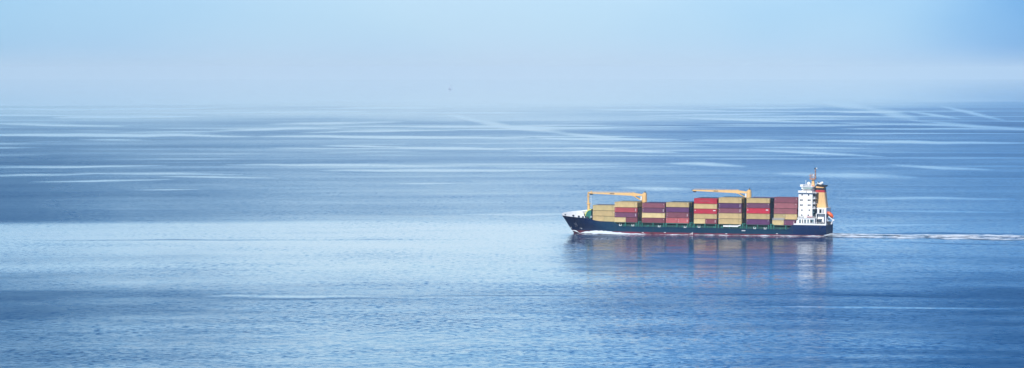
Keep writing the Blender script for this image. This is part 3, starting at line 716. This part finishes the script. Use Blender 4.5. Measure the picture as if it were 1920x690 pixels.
# funnel: tapering casing with red and black bands
VF = -3.2
fl, fzb = U(1527.6, 390, VF); fr, _ = U(1549.3, 390, VF); tl_, ft = U(1529.3, 351.2, VF); tr_, _ = U(1544.8, 351.2, VF)
def fun(z):
    t = (z-fzb)/(ft-fzb); return fl+(tl_-fl)*t, fr+(tr_-fr)*t
def fslab(z0, z1, g, mat, name, parent, top=None):
    m_ = MB(); vs = []
    for z in (z0, z1):
        a_, b_ = fun(z); w_ = 3.2+g-.02*(z-fzb)
        c_ = .45
        a_ -= g; b_ += g
        for x, y in ((a_+c_, -w_), (b_-c_, -w_), (b_, -w_+c_), (b_, w_-c_), (b_-c_, w_), (a_+c_, w_), (a_, w_-c_), (a_, -w_+c_)): vs.append((x, y, z))
    m_.add(vs, [tuple(range(7,-1,-1)), tuple(range(8,16))]+[(i,(i+1)%8,(i+1)%8+8,i+8) for i in range(8)])
    return m_.build(name, mat, parent)
za, zb2, zc = U(1537, 360.6, VF)[1], U(1537, 356.3, VF)[1], U(1537, 352.3, VF)[1]
fn = fslab(fzb, zc+.02, 0, MAT['funnel'], 'funnel', ship)
fslab(za, zb2-.01, .05, MAT['band_red'], 'red_band', fn)
fslab(zb2, zc, .06, MAT['band_black'], 'black_band', fn)
a_, b_ = fun(zc); p = [U(*q_, VF) for q_ in ((1530.2,348.2),(1544.6,351.6))]
MB().prism([(a_+.05, zc+.03), (b_-.1, zc+.03), p[1], p[0]], -2.6, 2.6).build('sloped_top', MAT['funnel'], fn)
MB().prism([U(*q_, -2.8) for q_ in ((1529.8,348.6),(1532.0,345.3),(1549.3,347.6),(1547.2,350.6),(1543.5,350.8))], -2.8, 2.8).build('funnel_cap', MAT['band_black'], fn)
m_ = MB(); a1, b1, c1 = U(1537.5,346,-1), U(1540.5,343.2,-1), U(1543.5,342.2,-1)
m_.tube((a1[0],-1,a1[1]), (b1[0],-1,b1[1]), .75, .7); m_.tube((b1[0],-1,b1[1]), (c1[0],-1,c1[1]), .7, .55); m_.build('exhaust_pipe', MAT['white'], fn, True)
for px, py in ((1533.2,342.0),(1535.2,343.6)):
    x, z = U(px, py, 0); x2, z2 = U(px+1.2, 346.3, 0); MB().tube((x2, .3, z2), (x, .3, z), .42, .38).build('exhaust_pipe', MAT['white2'], fn, True)
x, z = U(1534.5, 340.6, 0); MB().tube((x, .3, z-1.4), (x, .3, z), .25).build('exhaust_pipe', MAT['dark'], fn)
x, z = U(1545.6, 361.8, VF); MB().box(x-.3, x+.9, VF+.5, VF+1.6, z-.1, z+.15).build('ledge', MAT['pole'], fn)
# engine casing below the funnel
VC = -7.0
cx0, cx1, cz0, cz1 = rect(1522.9, 389.6, 1549.2, 401.0, VC)
cas = MB().box(cx0+2.4, cx1, VC, -VC, cz0, cz1).box(cx0+2.6, cx1-1.6, VC+2.2, -VC-2.2, 6.3, cz0).build('engine_casing', MAT['white'], ship)
for a_, b_, t_, bt in ((1529.0,1532.4,392.0,399.2), (1536.2,1540.3,392.2,399.4), (1542.6,1544.0,392.3,399.6)):
    panel('window', a_, t_, b_, bt, VC, MAT['glass'], cas)
panel('doorway', 1524.4, 392.4, 1526.6, 399, VC-.3, MAT['gallery'], cas, .2)
# side wall and pillar carrying the deck above
xl, zl = U(1547.8, 401, VC); MB().box(xl-.25, xl+.35, VC, VC+.6, 6.3, cz0).build('pillar', MAT['white2'], cas)
xl, zl = U(1530.5, 401, VC); MB().box(xl-.2, xl+.2, VC, VC+.5, 6.3, cz0).build('pillar', MAT['white2'], cas)
zz = U(1535, 410.4, VC)[1]; MB().box(cx0+2.6, cx1-2.6, VC-.2, VC+2.2, zz-.12, zz+.1).build('side_deck', MAT['white2'], cas)
m_ = MB(); x_, z_ = U(1538, 417.4, VC+1); m_.ball((x_, VC+1.2, z_-.3), 1.9, 14, 7, .45); m_.build('covered_winch', MAT['dark'], cas, True)
m_ = MB(); x_, z_ = U(1552, 416.6, -6); m_.box(x_-1.1, x_+1.3, -6.5, -4.5, 6.4, z_+.4); m_.tube((x_, -6.6, 7.3), (x_, -4.3, 7.3), .9); m_.build('mooring_winch', MAT['dark'], cas)
# poop house, open sided with windows
VP = -10.3
hx0, hx1, hz0, hz1 = rect(1493.2, 409.0, 1527.6, 421.0, VP)
hz0 = 6.36
ph = MB().prism([(hx0, hz0), (hx1, hz0), (hx1, hz1), (hx0+.7, hz1), (hx0, hz1-1.6)], VP, -VP).build('poop_house', MAT['white'], ship)
MB().box(hx0+.5, hx1+.25, VP-.22, -VP+.22, hz1+.005, hz1+.22).build('boat_deck', MAT['white'], ph)
m_ = MB()
for hz in (.5, 1.0): m_.tube((hx0+1, VP-.1, hz1+.2+hz), (hx1, VP-.1, hz1+.2+hz), .045, n=4)
for x in np.linspace(hx0+1, hx1, 14): m_.tube((x, VP-.1, hz1+.2), (x, VP-.1, hz1+1.2), .045, n=4)
m_.build('rail', MAT['white'], ph)
for a_, b_, k in ((1498.6,1501.6,1),(1504.2,1505.8,0),(1508.0,1511.2,1),(1514.0,1516.6,1),(1519.0,1525.8,1)):
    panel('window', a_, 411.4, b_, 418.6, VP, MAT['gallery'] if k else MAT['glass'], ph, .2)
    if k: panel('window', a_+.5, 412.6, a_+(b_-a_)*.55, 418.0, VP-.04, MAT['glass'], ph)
panel('doorway', 1494.4, 411, 1496.2, 412.6, VP, MAT['dark'], ph)
panel('doorway', 1504.0, 419.2, 1506, 421.2, VP, MAT['dark'], ph); panel('doorway', 1524.2, 419.2, 1525.6, 421.6, VP, MAT['dark'], ph)
# poop bulwark
uu = [float(x) for x in np.arange(51.0, 68.01, 1.0)]
side_strip(uu, lambda u: 6.36, lambda u: 7.15 if int(u) % 3 else 7.0, .12, (-1, 1), out=.04).build('poop_bulwark', MAT['white'], ship)
hb = half(68, 5)
MB().box(67.9, 68.08, -hb, hb, 6.36, 7.15).build('poop_bulwark', MAT['white'], ship)
m_ = MB()
for sv in (-1, 1):
    for hz in (7.5, 7.9): m_.tube((56, sv*(half(56,6)-.1), hz), (67.9, sv*(half(67.9,6)-.1), hz), .05, n=4)
    for x in np.arange(56, 68.1, 1.7): m_.tube((x, sv*(half(x,6)-.1), 7.1), (x, sv*(half(x,6)-.1), 7.9), .05, n=4)
for y in np.linspace(-hb, hb, 10): m_.tube((67.95, y, 7.1), (67.95, y, 7.9), .05, n=4)
m_.tube((67.95, -hb, 7.9), (67.95, hb, 7.9), .05, n=4)
m_.build('stern_rail', MAT['white'], ship)
# provision crane, lime-yellow jib
pc = empty('provision_crane', ship); ux, uz = U(1507.5, 407.5, -8.8); jx, jz = U(1507.5, 401, -8.8); ex, ez = U(1521, 390.6, -8.8)
MB().tube((ux, -8.8, hz1+.2), (jx, -8.8, jz), .55, .4).build('crane_post', MAT['crane'], pc, True)
MB().box(jx-1.0, jx+.7, -9.3, -8.3, jz-.6, jz+.5).build('crane_head', MAT['crane'], pc)
MB().beam((jx, -8.8, jz), (ex, -8.8, ez), .4, .6, .25, .3).build('crane_jib', MAT['crane'], pc)
x_, z_ = U(1503.0, 406.3, -8.9); MB().box(x_-1.6, x_+1.4, -9.4, -8.0, hz1+.22, z_+.5).box(x_-.8, x_+.3, -9.3, -8.2, z_+.5, z_+1.2).build('deck_machinery', MAT['teal'], ship)
# ensign staff and flag
x_, z_ = U(1551.0, 399.5, -1.5)
fs_ = MB().tube((x_, -1.5, 7), (x_+.8, -1.5, z_+1), .12, .08).build('flagstaff', MAT['white'], ship)

def boat(name, mat, Lb, wb, hb_, canopy):
    """lens shaped boat hull with canopy, bow towards +x"""
    root = empty(name); n = 12
    m_ = MB(); vs = []; fs = []
    prof = [(-.0, -1.0), (.55, -.75), (.92, -.2), (1.0, .25)]
    for i in range(n+1):
        t = -1+2*i/n; w_ = wb/2*(1-abs(t)**2.6)+.02
        ring = [(pw*w_, pz*hb_/2*(1-.35*abs(t)**3) + .25*abs(t)**3) for pw, pz in prof]
        ring = [(-y, z) for y, z in reversed(ring[1:])]+ring
        vs += [(t*Lb/2, y, z) for y, z in ring]
    k = 7
    for i in range(n):
        for j in range(k-1): fs.append((i*k+j, (i+1)*k+j, (i+1)*k+j+1, i*k+j+1))
        fs.append((i*k+k-1, (i+1)*k+k-1, (i+1)*k, i*k))
    fs += [tuple(range(k)), tuple(n*k+i for i in range(k-1, -1, -1))]
    m_.add(vs, fs); m_.build('boat_hull', mat, root, True)
    if canopy:
        m_ = MB(); vs = []; fs = []
        for i in range(n+1):
            t = -1+2*i/n; w_ = wb/2*.93*(1-abs(t)**2.8)+.02; hh = hb_*.62*(1-abs(t)**3)+.05
            vs += [(t*Lb/2*.96, w_*math.cos(a_), .12*hb_+hh*math.sin(a_)) for a_ in np.linspace(0, math.pi, 7)]
        for i in range(n):
            for j in range(6): fs.append((i*7+j, (i+1)*7+j, (i+1)*7+j+1, i*7+j+1))
            fs.append((i*7+6, (i+1)*7+6, (i+1)*7, i*7))
        m_.add(vs, fs); m_.build('canopy', mat, root, True)
    return root
a_ = U(1550.5, 399.5, -3); b_ = U(1560.5, 408.5, -3)
fl_ = boat('lifeboat', MAT['orange'], 4.6, 2.0, 1.5, True)
mid = Vector(((a_[0]+b_[0])/2+.2, -3, (a_[1]+b_[1])/2+.4)); ang = math.atan2(-(b_[1]-a_[1]), b_[0]-a_[0])
fl_.matrix_world = M_SHIP @ Matrix.Translation(mid) @ Matrix.Rotation(ang, 4, 'Y')
tag(fl_, 'orange enclosed lifeboat tilted nose down on its ramp at the stern', 'lifeboat')
m_ = MB()
for sv in (-4, -2):
    m_.beam((a_[0]-1, sv, a_[1]+.1), (b_[0]+.9, sv, b_[1]-1.35), .2, .35)
m_.beam((b_[0]+.4, -4, b_[1]-1.2), (b_[0]-.6, -4, 6.6), .2, .2); m_.beam((b_[0]+.4, -2, b_[1]-1.2), (b_[0]-.6, -2, 6.6), .2, .2); m_.beam((a_[0], -3.9, a_[1]-.6), (a_[0]+.4, -3.9, 6.6), .25, .25); m_.beam((a_[0], -2.1, a_[1]-.6), (a_[0]+.4, -2.1, 6.6), .25, .25)
m_.beam((a_[0], -3.9, a_[1]-3), (b_[0], -3.9, 6.8), .15, .15)
m_.build('lifeboat_ramp', MAT['white'], ship)
m_ = MB(); x_, z_ = U(1551.8, 405, -4.3); m_.box(x_-.6, x_+.4, -4.5, -4.1, z_-.7, z_+.8); m_.box(x_+.1, x_+1.2, -4.5, -4.1, z_-1.9, z_-1.2); m_.build('ramp_winch', MAT['dark'], ship)
x_, z_ = U(1518, 406.4, -9.3)
rb = boat('rescue_boat', MAT['crimson'], 3.4, 1.5, .9, False); rb.matrix_world = M_SHIP @ Matrix.Translation((x_, -9.3, hz1+.75))
tag(rb, 'small crimson open rescue boat on the white boat deck before the funnel', 'rescue boat')
MB().box(-1.2, 1.2, -.5, .5, -.52, -.4).box(-.3, .5, -.3, .3, .1, .5).build('seat', MAT['grey'], rb)

# ------------------------------------------------------------------ containers
COL = {
 'tan': (.47,.345,.155,1), 'sand': (.55,.42,.20,1), 'olive tan': (.42,.33,.15,1),
 'mauve': (.19,.055,.080,1), 'maroon': (.19,.042,.060,1), 'purple': (.085,.022,.095,1), 'plum': (.135,.040,.090,1),
 'crimson': (.42,.016,.042,1), 'brick red': (.33,.048,.062,1), 'salmon red': (.38,.085,.09,1), 'dusty rose': (.25,.080,.095,1),
 'navy': (.014,.035,.095,1), 'slate blue': (.035,.08,.15,1), 'teal': (.012,.085,.11,1), 'grey': (.12,.15,.19,1)}
CM = {k: paint('container_'+k.replace(' ', '_'), c, .55, .14, .35, True, (.09,.05,.04,1), .45, 0, .14) for k, c in COL.items()}
MARKM = paint('container_marking_white', (.75,.75,.75,1), .6, .05, .5, False)
def cont_mesh(L_, h, W_=2.44):
    m_ = MB(); e = .14
    # corrugated side skins, recessed between the frame
    for sv in (-1, 1):
        n = int(L_/.55); xs = np.linspace(e, L_-e, n*2+1); vs = []
        for i, x in enumerate(xs):
            y = sv*(W_/2-.03-(.05 if (i//1) % 2 else 0)); vs += [(x, y, e), (x, y, h-e)]
        m_.add(vs, [(2*i, 2*i+2, 2*i+3, 2*i+1) for i in range(len(xs)-1)])
    for x in (0, L_-e):
        for y in (-W_/2, W_/2-e): m_.box(x, x+e, y, y+e, 0, h)
    for y in (-W_/2+.004, W_/2-e-.004):
        for z in (.004, h-e-.004): m_.box(e, L_-e, y, y+e, z, z+e)
    m_.box(.02, L_-.02, -W_/2+.06, W_/2-.06, h-.07, h-.02)
    m_.box(.02, .08, -W_/2+.05, W_/2-.05, .03, h-.05); m_.box(L_-.08, L_-.02, -W_/2+.05, W_/2-.05, .03, h-.05)
    return m_.mesh('shipping_container')
def mark_mesh(L_, h, variant):
    m_ = MB(); y0, y1 = -1.235, -1.19
    if variant == 1:
        for i in range(4): m_.box(L_-.9, L_-.66, y0, y1, h*.26+i*.34, h*.26+i*.34+.24)
        m_.box(.5, .64, y0, y1, h*.62, h*.62+.3); m_.box(.55, .7, y0, y1, h*.3, h*.3+.2)
    elif variant == 2:
        m_.box(L_-1.9, L_-.6, y0, y1, h*.60, h*.76); m_.box(.5, .8, y0, y1, h*.55, h*.75)
    elif variant == 3:
        for i in range(9): m_.box(L_*.25+i*.62, L_*.25+i*.62+.42, y0, y1, h*.40, h*.58)
    else:
        m_.box(.45, .6, y0, y1, h*.62, h*.70); m_.box(L_-.8, L_-.45, y0, y1, h*.74, h*.79); m_.box(L_-.8, L_-.55, y0, y1, h*.66, h*.70)
    return m_.mesh('marking')
def door_mesh(h):
    m_ = MB()
    for sv in (-1, 1):
        m_.box(-.0, .035, sv*.57-.54, sv*.57+.54, .14, h-.14)
        for y in (.3, .8): m_.tube((.06, sv*y, .12), (.06, sv*y, h-.12), .025, n=5)
    return m_.mesh('door')
MESH = {}; MK = {}; DR = {}
def place_container(L_, h, u, v, z, colour, label, group, mark=None, door=False):
    h = round(h-.13, 3); k = (L_, h)
    if k not in MESH: MESH[k] = cont_mesh(L_, h); MESH[k].materials.append(CM['tan'])
    o = bpy.data.objects.new('shipping_container', MESH[k]); col.objects.link(o)
    o.material_slots[0].link = 'OBJECT'; o.material_slots[0].material = CM[colour]
    o.matrix_world = M_SHIP @ Matrix.Translation((u, v, z)); tag(o, label, 'container', group)
    if mark is not None:
        kk = (L_, h, mark)
        if kk not in MK: MK[kk] = mark_mesh(L_, h, mark); MK[kk].materials.append(MARKM if mark != 3 else CM['dusty rose'])
        c = bpy.data.objects.new('marking', MK[kk]); col.objects.link(c); c.parent = o
    if door:
        if h not in DR: DR[h] = door_mesh(h); DR[h].materials.append(CM['navy'])
        c = bpy.data.objects.new('door', DR[h]); col.objects.link(c); c.parent = o; c.location = (L_+.002, 0, 0)
        c.material_slots[0].link = 'OBJECT'; c.material_slots[0].material = CM[colour]
    return o
ORD = ['first','second','third','fourth','fifth','sixth','seventh','eighth']
G_OUT, G_IN = 'containers in the outer row facing the viewer', 'containers in the inner rows of the stacks'
HC, ST = 2.88, 2.60
B1 = [(ST,)]
# per stack, bottom tier first: (height, [(colour, marking), ...])  two entries = two short containers
STACKS = [
 (HC, [[('tan',None),('olive tan',None)], [('tan',0)], [('olive tan',0)]]),
 (ST, [[('sand',0),('maroon',None)], [('plum',1)], [('brick red',1)], [('tan',0)]]),
 (ST, [[('maroon',0)], [('sand',0)], [('plum',1)], [('mauve',0)]]),
 (ST, [[('salmon red',0),('salmon red',1)], [('mauve',1)], [('purple',None)], [('tan',0)]]),
 (ST, [[('sand',None),('maroon',1)], [('tan',0)], [('crimson',2)], [('tan',0)], [('crimson',3)]]),
 (HC, [[('tan',0)], [('tan',0)], [('mauve',1)], [('purple',1)], [('tan',0)]]),
 (HC, [[('purple',0)], [('tan',0)], [('crimson',2)], [('plum',0)], [('tan',0)]]),
]
HTS = [[HC]*3, [ST,ST,ST,HC], [ST,ST,ST,ST], [HC,HC,ST,ST], [ST,ST,ST,ST,HC], [HC,HC,ST,ST,HC], [HC,HC,HC,ST,ST]]
TIER = {3: ['bottom','middle','top'], 4: ['bottom','second lowest','second highest','top'], 5: ['bottom','second lowest','middle','second highest','top']}
rows = [-8.74+2.5*k for k in range(8)]
rng = random.Random(3)
for k, (_, tiers) in enumerate(STACKS):
    z = 6.25 if k == 0 else 6.11; T = TIER[len(tiers)]; hs = HTS[k]
    rv = [-7.2+2.5*i for i in range(6)] if k == 0 else rows
    for t, items in enumerate(tiers):
        h = hs[t]; b = BAYS[k]
        if len(items) == 1:
            c, mk = items[0]
            place_container(12.19, h, b, rv[0], z, c, f'long {c} container, {T[t]} tier of {ORD[k]} stack from bow, outer row', G_OUT, mk, True)
        else:
            for j, (c, mk) in enumerate(items):
                place_container(6.06, h, b+j*6.13, rv[0], z, c, f'short {c} container, {"bow" if j == 0 else "stern"} half of bottom tier, {ORD[k]} stack from bow', G_OUT, mk, j == 1)
        gap = k in (1, 3, 5, 6)
        for r_ in range(1, len(rv)):
            if not (r_ <= 1 or t == len(tiers)-1 or (gap and r_ <= 6)): continue
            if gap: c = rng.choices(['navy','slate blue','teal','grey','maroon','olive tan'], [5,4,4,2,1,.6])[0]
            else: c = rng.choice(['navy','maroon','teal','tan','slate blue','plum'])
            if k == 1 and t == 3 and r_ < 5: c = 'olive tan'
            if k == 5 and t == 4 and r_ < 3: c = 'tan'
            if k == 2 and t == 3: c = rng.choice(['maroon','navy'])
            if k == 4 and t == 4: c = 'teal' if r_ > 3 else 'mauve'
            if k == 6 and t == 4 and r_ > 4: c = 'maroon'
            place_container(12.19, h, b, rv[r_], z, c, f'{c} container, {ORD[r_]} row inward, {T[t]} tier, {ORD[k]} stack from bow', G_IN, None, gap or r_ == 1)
        z += h+.02
# aftermost stack: short containers outboard low down, long ones further in and higher
b8, z = 39.55, 6.11
place_container(6.06, 2.6, b8, rows[0], z, 'sand', 'short sand coloured container carrying a grey rack, lowest tier near the white superstructure', G_OUT, 0)
place_container(6.06, 2.6, b8+6.13, rows[0], z, 'plum', 'short plum container, lowest tier, right against the white superstructure', G_OUT, 1)
place_container(12.19, 2.88, b8, rows[1], z, 'navy', 'navy container, second row inward, lowest tier of the aftermost stack', G_IN, None, True)
zz = z+2.9
place_container(6.06, 2.88, b8+.3, rows[1], zz, 'olive tan', 'short olive tan container behind the grey rack, second tier of the aftermost stack', G_OUT, 0)
place_container(6.06, 2.88, b8+6.43, rows[1], zz, 'tan', 'short tan container under the lowest long dusty container next to the superstructure', G_OUT, 0, True)
for t, c in enumerate(('dusty rose','dusty rose','mauve')):
    zz += 2.9
    nm = ('lowest', 'middle', 'topmost')[t]
    place_container(12.19, 2.88, b8+.3+.15*t, rows[1], zz, c, f'{c} container, {nm} of three long ones beside the white superstructure', G_OUT, 3 if t == 0 else 0, True)
for r_ in range(2, 8):
    for t in range(5):
        if t < 4 and r_ > 2: continue
        c = rng.choice(['navy','maroon','plum','slate blue'])
        place_container(12.19, 2.88, b8-(1.6 if r_ > 4 else -.3), rows[r_], 6.11+2.9*t-(1.0 if r_ > 4 else 0), c, f'{c} container, {ORD[r_]} row inward, {TIER[5][t]} tier of the aftermost stack', G_IN, None)
# grey folded flat rack with slats lying on the sand container
m_ = MB(); x0 = 0
m_.box(0, 6.06, -1.2, 1.2, 0, .25); m_.box(0, 6.06, -1.2, -1.1, .85, .98); m_.box(0, 6.06, 1.1, 1.2, .85, .98)
for x in np.linspace(0, 5.94, 13): m_.box(x, x+.12, -1.19, -1.11, .25, .85); m_.box(x, x+.12, 1.11, 1.19, .25, .85)
fr_ = m_.build('flat_rack', MAT['grey']); fr_.matrix_world = M_SHIP @ Matrix.Translation((b8, rows[0], 6.11+2.6+.01))
tag(fr_, 'grey slatted flat rack lying on the sand coloured container before the superstructure', 'flat rack')

# ------------------------------------------------------------------ foam and waves made by the ship
def foam_mat():
    m = bpy.data.materials.new('sea_foam'); m.use_nodes = True
    N = m.node_tree.nodes; L = m.node_tree.links; b = N['Principled BSDF']
    b.inputs['Base Color'].default_value = (.70,.78,.84,1); b.inputs['Roughness'].default_value = .9
    at = N.new('ShaderNodeAttribute'); at.attribute_name = 'foam'
    geo = N.new('ShaderNodeNewGeometry'); v = N.new('ShaderNodeVectorMath'); v.operation = 'MULTIPLY'; v.inputs[1].default_value = (.10,.22,.3)
    L.new(geo.outputs['Position'], v.inputs[0])
    n = N.new('ShaderNodeTexNoise'); n.inputs['Scale'].default_value = 1; n.inputs['Detail'].default_value = 6; n.inputs['Roughness'].default_value = .65; L.new(v.outputs[0], n.inputs['Vector'])
    a = N.new('ShaderNodeMath'); a.operation = 'ADD'; L.new(n.outputs['Fac'], a.inputs[0]); L.new(at.outputs['Fac'], a.inputs[1])
    r = N.new('ShaderNodeMapRange'); r.inputs['From Min'].default_value = .86; r.inputs['From Max'].default_value = 1.16; L.new(a.outputs[0], r.inputs['Value'])
    L.new(r.outputs[0], b.inputs['Alpha'])
    return m
FOAM = foam_mat()
def foam_sheet(name, us, prof, label):
    """prof(u) -> list of (v, z, density) across; a mounded sheet of broken water"""
    vs = []; den = []; fs = []; k = None
    for u in us:
        pr = prof(u); k = len(pr)
        for v, z, d in pr:
            w = (M_SHIP @ Vector((u, v, 0))); vs.append((w.x, w.y, max(z, .02))); den.append(d)
    for i in range(len(us)-1):
        for j in range(k-1): fs.append((i*k+j, i*k+j+1, (i+1)*k+j+1, (i+1)*k+j))
    me = bpy.data.meshes.new(name); me.from_pydata(vs, [], fs); at = me.attributes.new('foam', 'FLOAT', 'POINT'); at.data.foreach_set('value', den)
    me.polygons.foreach_set('use_smooth', [True]*len(me.polygons)); me.materials.append(FOAM)
    o = bpy.data.objects.new(name, me); col.objects.link(o); tag(o, label, 'foam', kind='stuff'); return o
def nz(u, v, s=0): return float(fbm(np.array([u]), np.array([v]), 3, s)[0])-.5
for side in (-1, 1):
    def prof(u, side=side):
        h = half(u, .3); t = (u+66)/134
        hump = 1.35*math.exp(-((u+56)/8.5)**2)+.75*math.exp(-((u+46)/9)**2)+.34+.6*max(-.3,nz(u/3., 0, 3))
        if u < -63: hump *= max(0, (u+66)/3)
        wd = 1.2+6.5*math.exp(-((u+50)/13)**2)+.8*nz(u/4, 3, 8)+1.2*max(0, t-.1)
        den = .75 if u < -38 else .50+.9*nz(u/5, 9, 4)+.12*t
        out = []
        for j in range(9):
            q_ = j/8
            out.append((side*(h-.3+wd*q_), hump*(1-q_)**1.3*(1+.5*nz(u/1.5, j, 2))+.04+ .0079*u*0, den*(1-.75*q_**2)+.12))
        return out
    foam_sheet('bow_wave_foam', [float(x) for x in np.arange(-66, 68.2, .5)], prof,
               'white foam thrown up along the near side of the navy hull' if side < 0 else 'white foam along the far side of the navy hull')
def wake(u):
    t = (u-67)/240; w = 16+34*t; out = []
    for j in range(33):
        q_ = -1+2*j/32; v = q_*w+2.0*nz(u/30, 1, 5)
        ridge = .50*math.exp(-((abs(q_)-.86)/.10)**2)
        core = .53-.16*t*abs(q_) - .10*t**.6 + .8*nz(u/9, v/6, 77)*min(1, t*4)
        d = core+.34*ridge + .9*nz(u/22, v/4.5, 12) - (.5 if abs(q_) > .97 else 0)
        z = .10+.8*math.exp(-((u-70)/9)**2)*(1-q_*q_)+.9*(nz(u/4, v/2.5, 6)+.3)*(1-q_*q_*.6)+.3*ridge
        out.append((v, z*(1 if abs(q_) < .99 else .1), d))
    return out
foam_sheet('wake_foam', [float(x) for x in np.arange(67, 240, .8)], wake, 'broken white wake trailing from the stern to the right')
# curl of water at the stem
m_ = MB(); vs = []; fs = []
for i in range(13):
    t = i/12; u = -71.2+7.0*t; hh = 1.55*math.sin(math.pi*min(1, t*1.15+.12))**.8*(1-.45*t)
    v = -(half(u, .5)+.1)-.5*t
    vs += [(u, v, hh+.2), (u-.1, v-.5, hh*.75+.15), (u-.2, v-1.1-.6*t, .03)]
for i in range(12):
    for j in range(2): fs.append((i*3+j, i*3+j+1, (i+1)*3+j+1, (i+1)*3+j))
me = bpy.data.meshes.new('stem_curl_foam'); me.from_pydata(vs, [], fs)
at = me.attributes.new('foam', 'FLOAT', 'POINT'); at.data.foreach_set('value', [.8 if k_ % 3 == 0 else .42 if k_ % 3 == 1 else .2 for k_ in range(len(vs))])
me.materials.append(FOAM); o = bpy.data.objects.new('stem_curl_foam', me); col.objects.link(o); o.matrix_world = M_SHIP @ Matrix.Translation((0, 0, -.5))
tag(o, 'curl of water and foam rising at the foot of the bow', 'foam', kind='stuff')

# ------------------------------------------------------------------ far sailing boat in the mist
sb = empty('sailboat'); d_ = H*F/(167.3-135); sb.location = ((843.6-960)/F*d_, d_, 0)
tag(sb, 'faint tiny sailing boat lost in the mist on the horizon', 'sailboat')
m_ = MB(); vs = []; fs = []
for i in range(9):
    t = -1+i/4; w_ = 2.4*(1-abs(t)**2.2)+.05
    vs += [(8.5*t, -w_, 2.4+.4*t*t), (8.0*t, 0, -.6), (8.5*t, w_, 2.4+.4*t*t)]
for i in range(8):
    for j in range(3): fs.append((i*3+j, i*3+(j+1) % 3, (i+1)*3+(j+1) % 3, (i+1)*3+j))
m_.add(vs, fs); m_.build('boat_hull', MAT['sail'], sb)
MB().tube((.5, 0, 2), (.5, 0, 25), .2, .1).build('mast', MAT['grey'], sb)
def sail(pts, name):
    m_ = MB(); n = 6; (a, b, c) = [Vector(p) for p in pts]; vs = []; fs = []
    for y in (0, .12):
        for i in range(n+1):
            for j in range(n+1-i):
                p_ = a+(b-a)*(i/n)+(c-a)*(j/n); s_ = i/n; r_ = j/n
                vs.append((p_.x, p_.y+y+1.6*(s_*r_+s_*(1-s_-r_)+r_*(1-s_-r_)), p_.z))
    def id_(i, j, l): return l*((n+1)*(n+2)//2)+sum(n+1-k for k in range(i))+j
    for l in (0, 1):
        for i in range(n):
            for j in range(n-i):
                fs.append((id_(i,j,l), id_(i+1,j,l), id_(i,j+1,l)))
                if j < n-i-1: fs.append((id_(i+1,j,l), id_(i+1,j+1,l), id_(i,j+1,l)))
    m_.add(vs, fs); return m_.build(name, MAT['sail'], sb)
sail([(.7,0,4), (.6,0,24), (6.5,0,4)], 'mainsail'); sail([(.3,0,3.5), (.4,0,19), (-6.5,0,3.5)], 'headsail')

# ------------------------------------------------------------------ render settings
scene.render.engine = 'CYCLES'
scene.view_settings.view_transform = 'Standard'; scene.view_settings.look = 'None'
scene.view_settings.exposure = .52; scene.view_settings.gamma = 1; scene.view_settings.use_curve_mapping = False
scene.cycles.use_denoising = True
scene.cycles.max_bounces = 6; scene.cycles.volume_bounces = 0; scene.cycles.transparent_max_bounces = 16
scene.cycles.caustics_reflective = False; scene.cycles.caustics_refractive = False
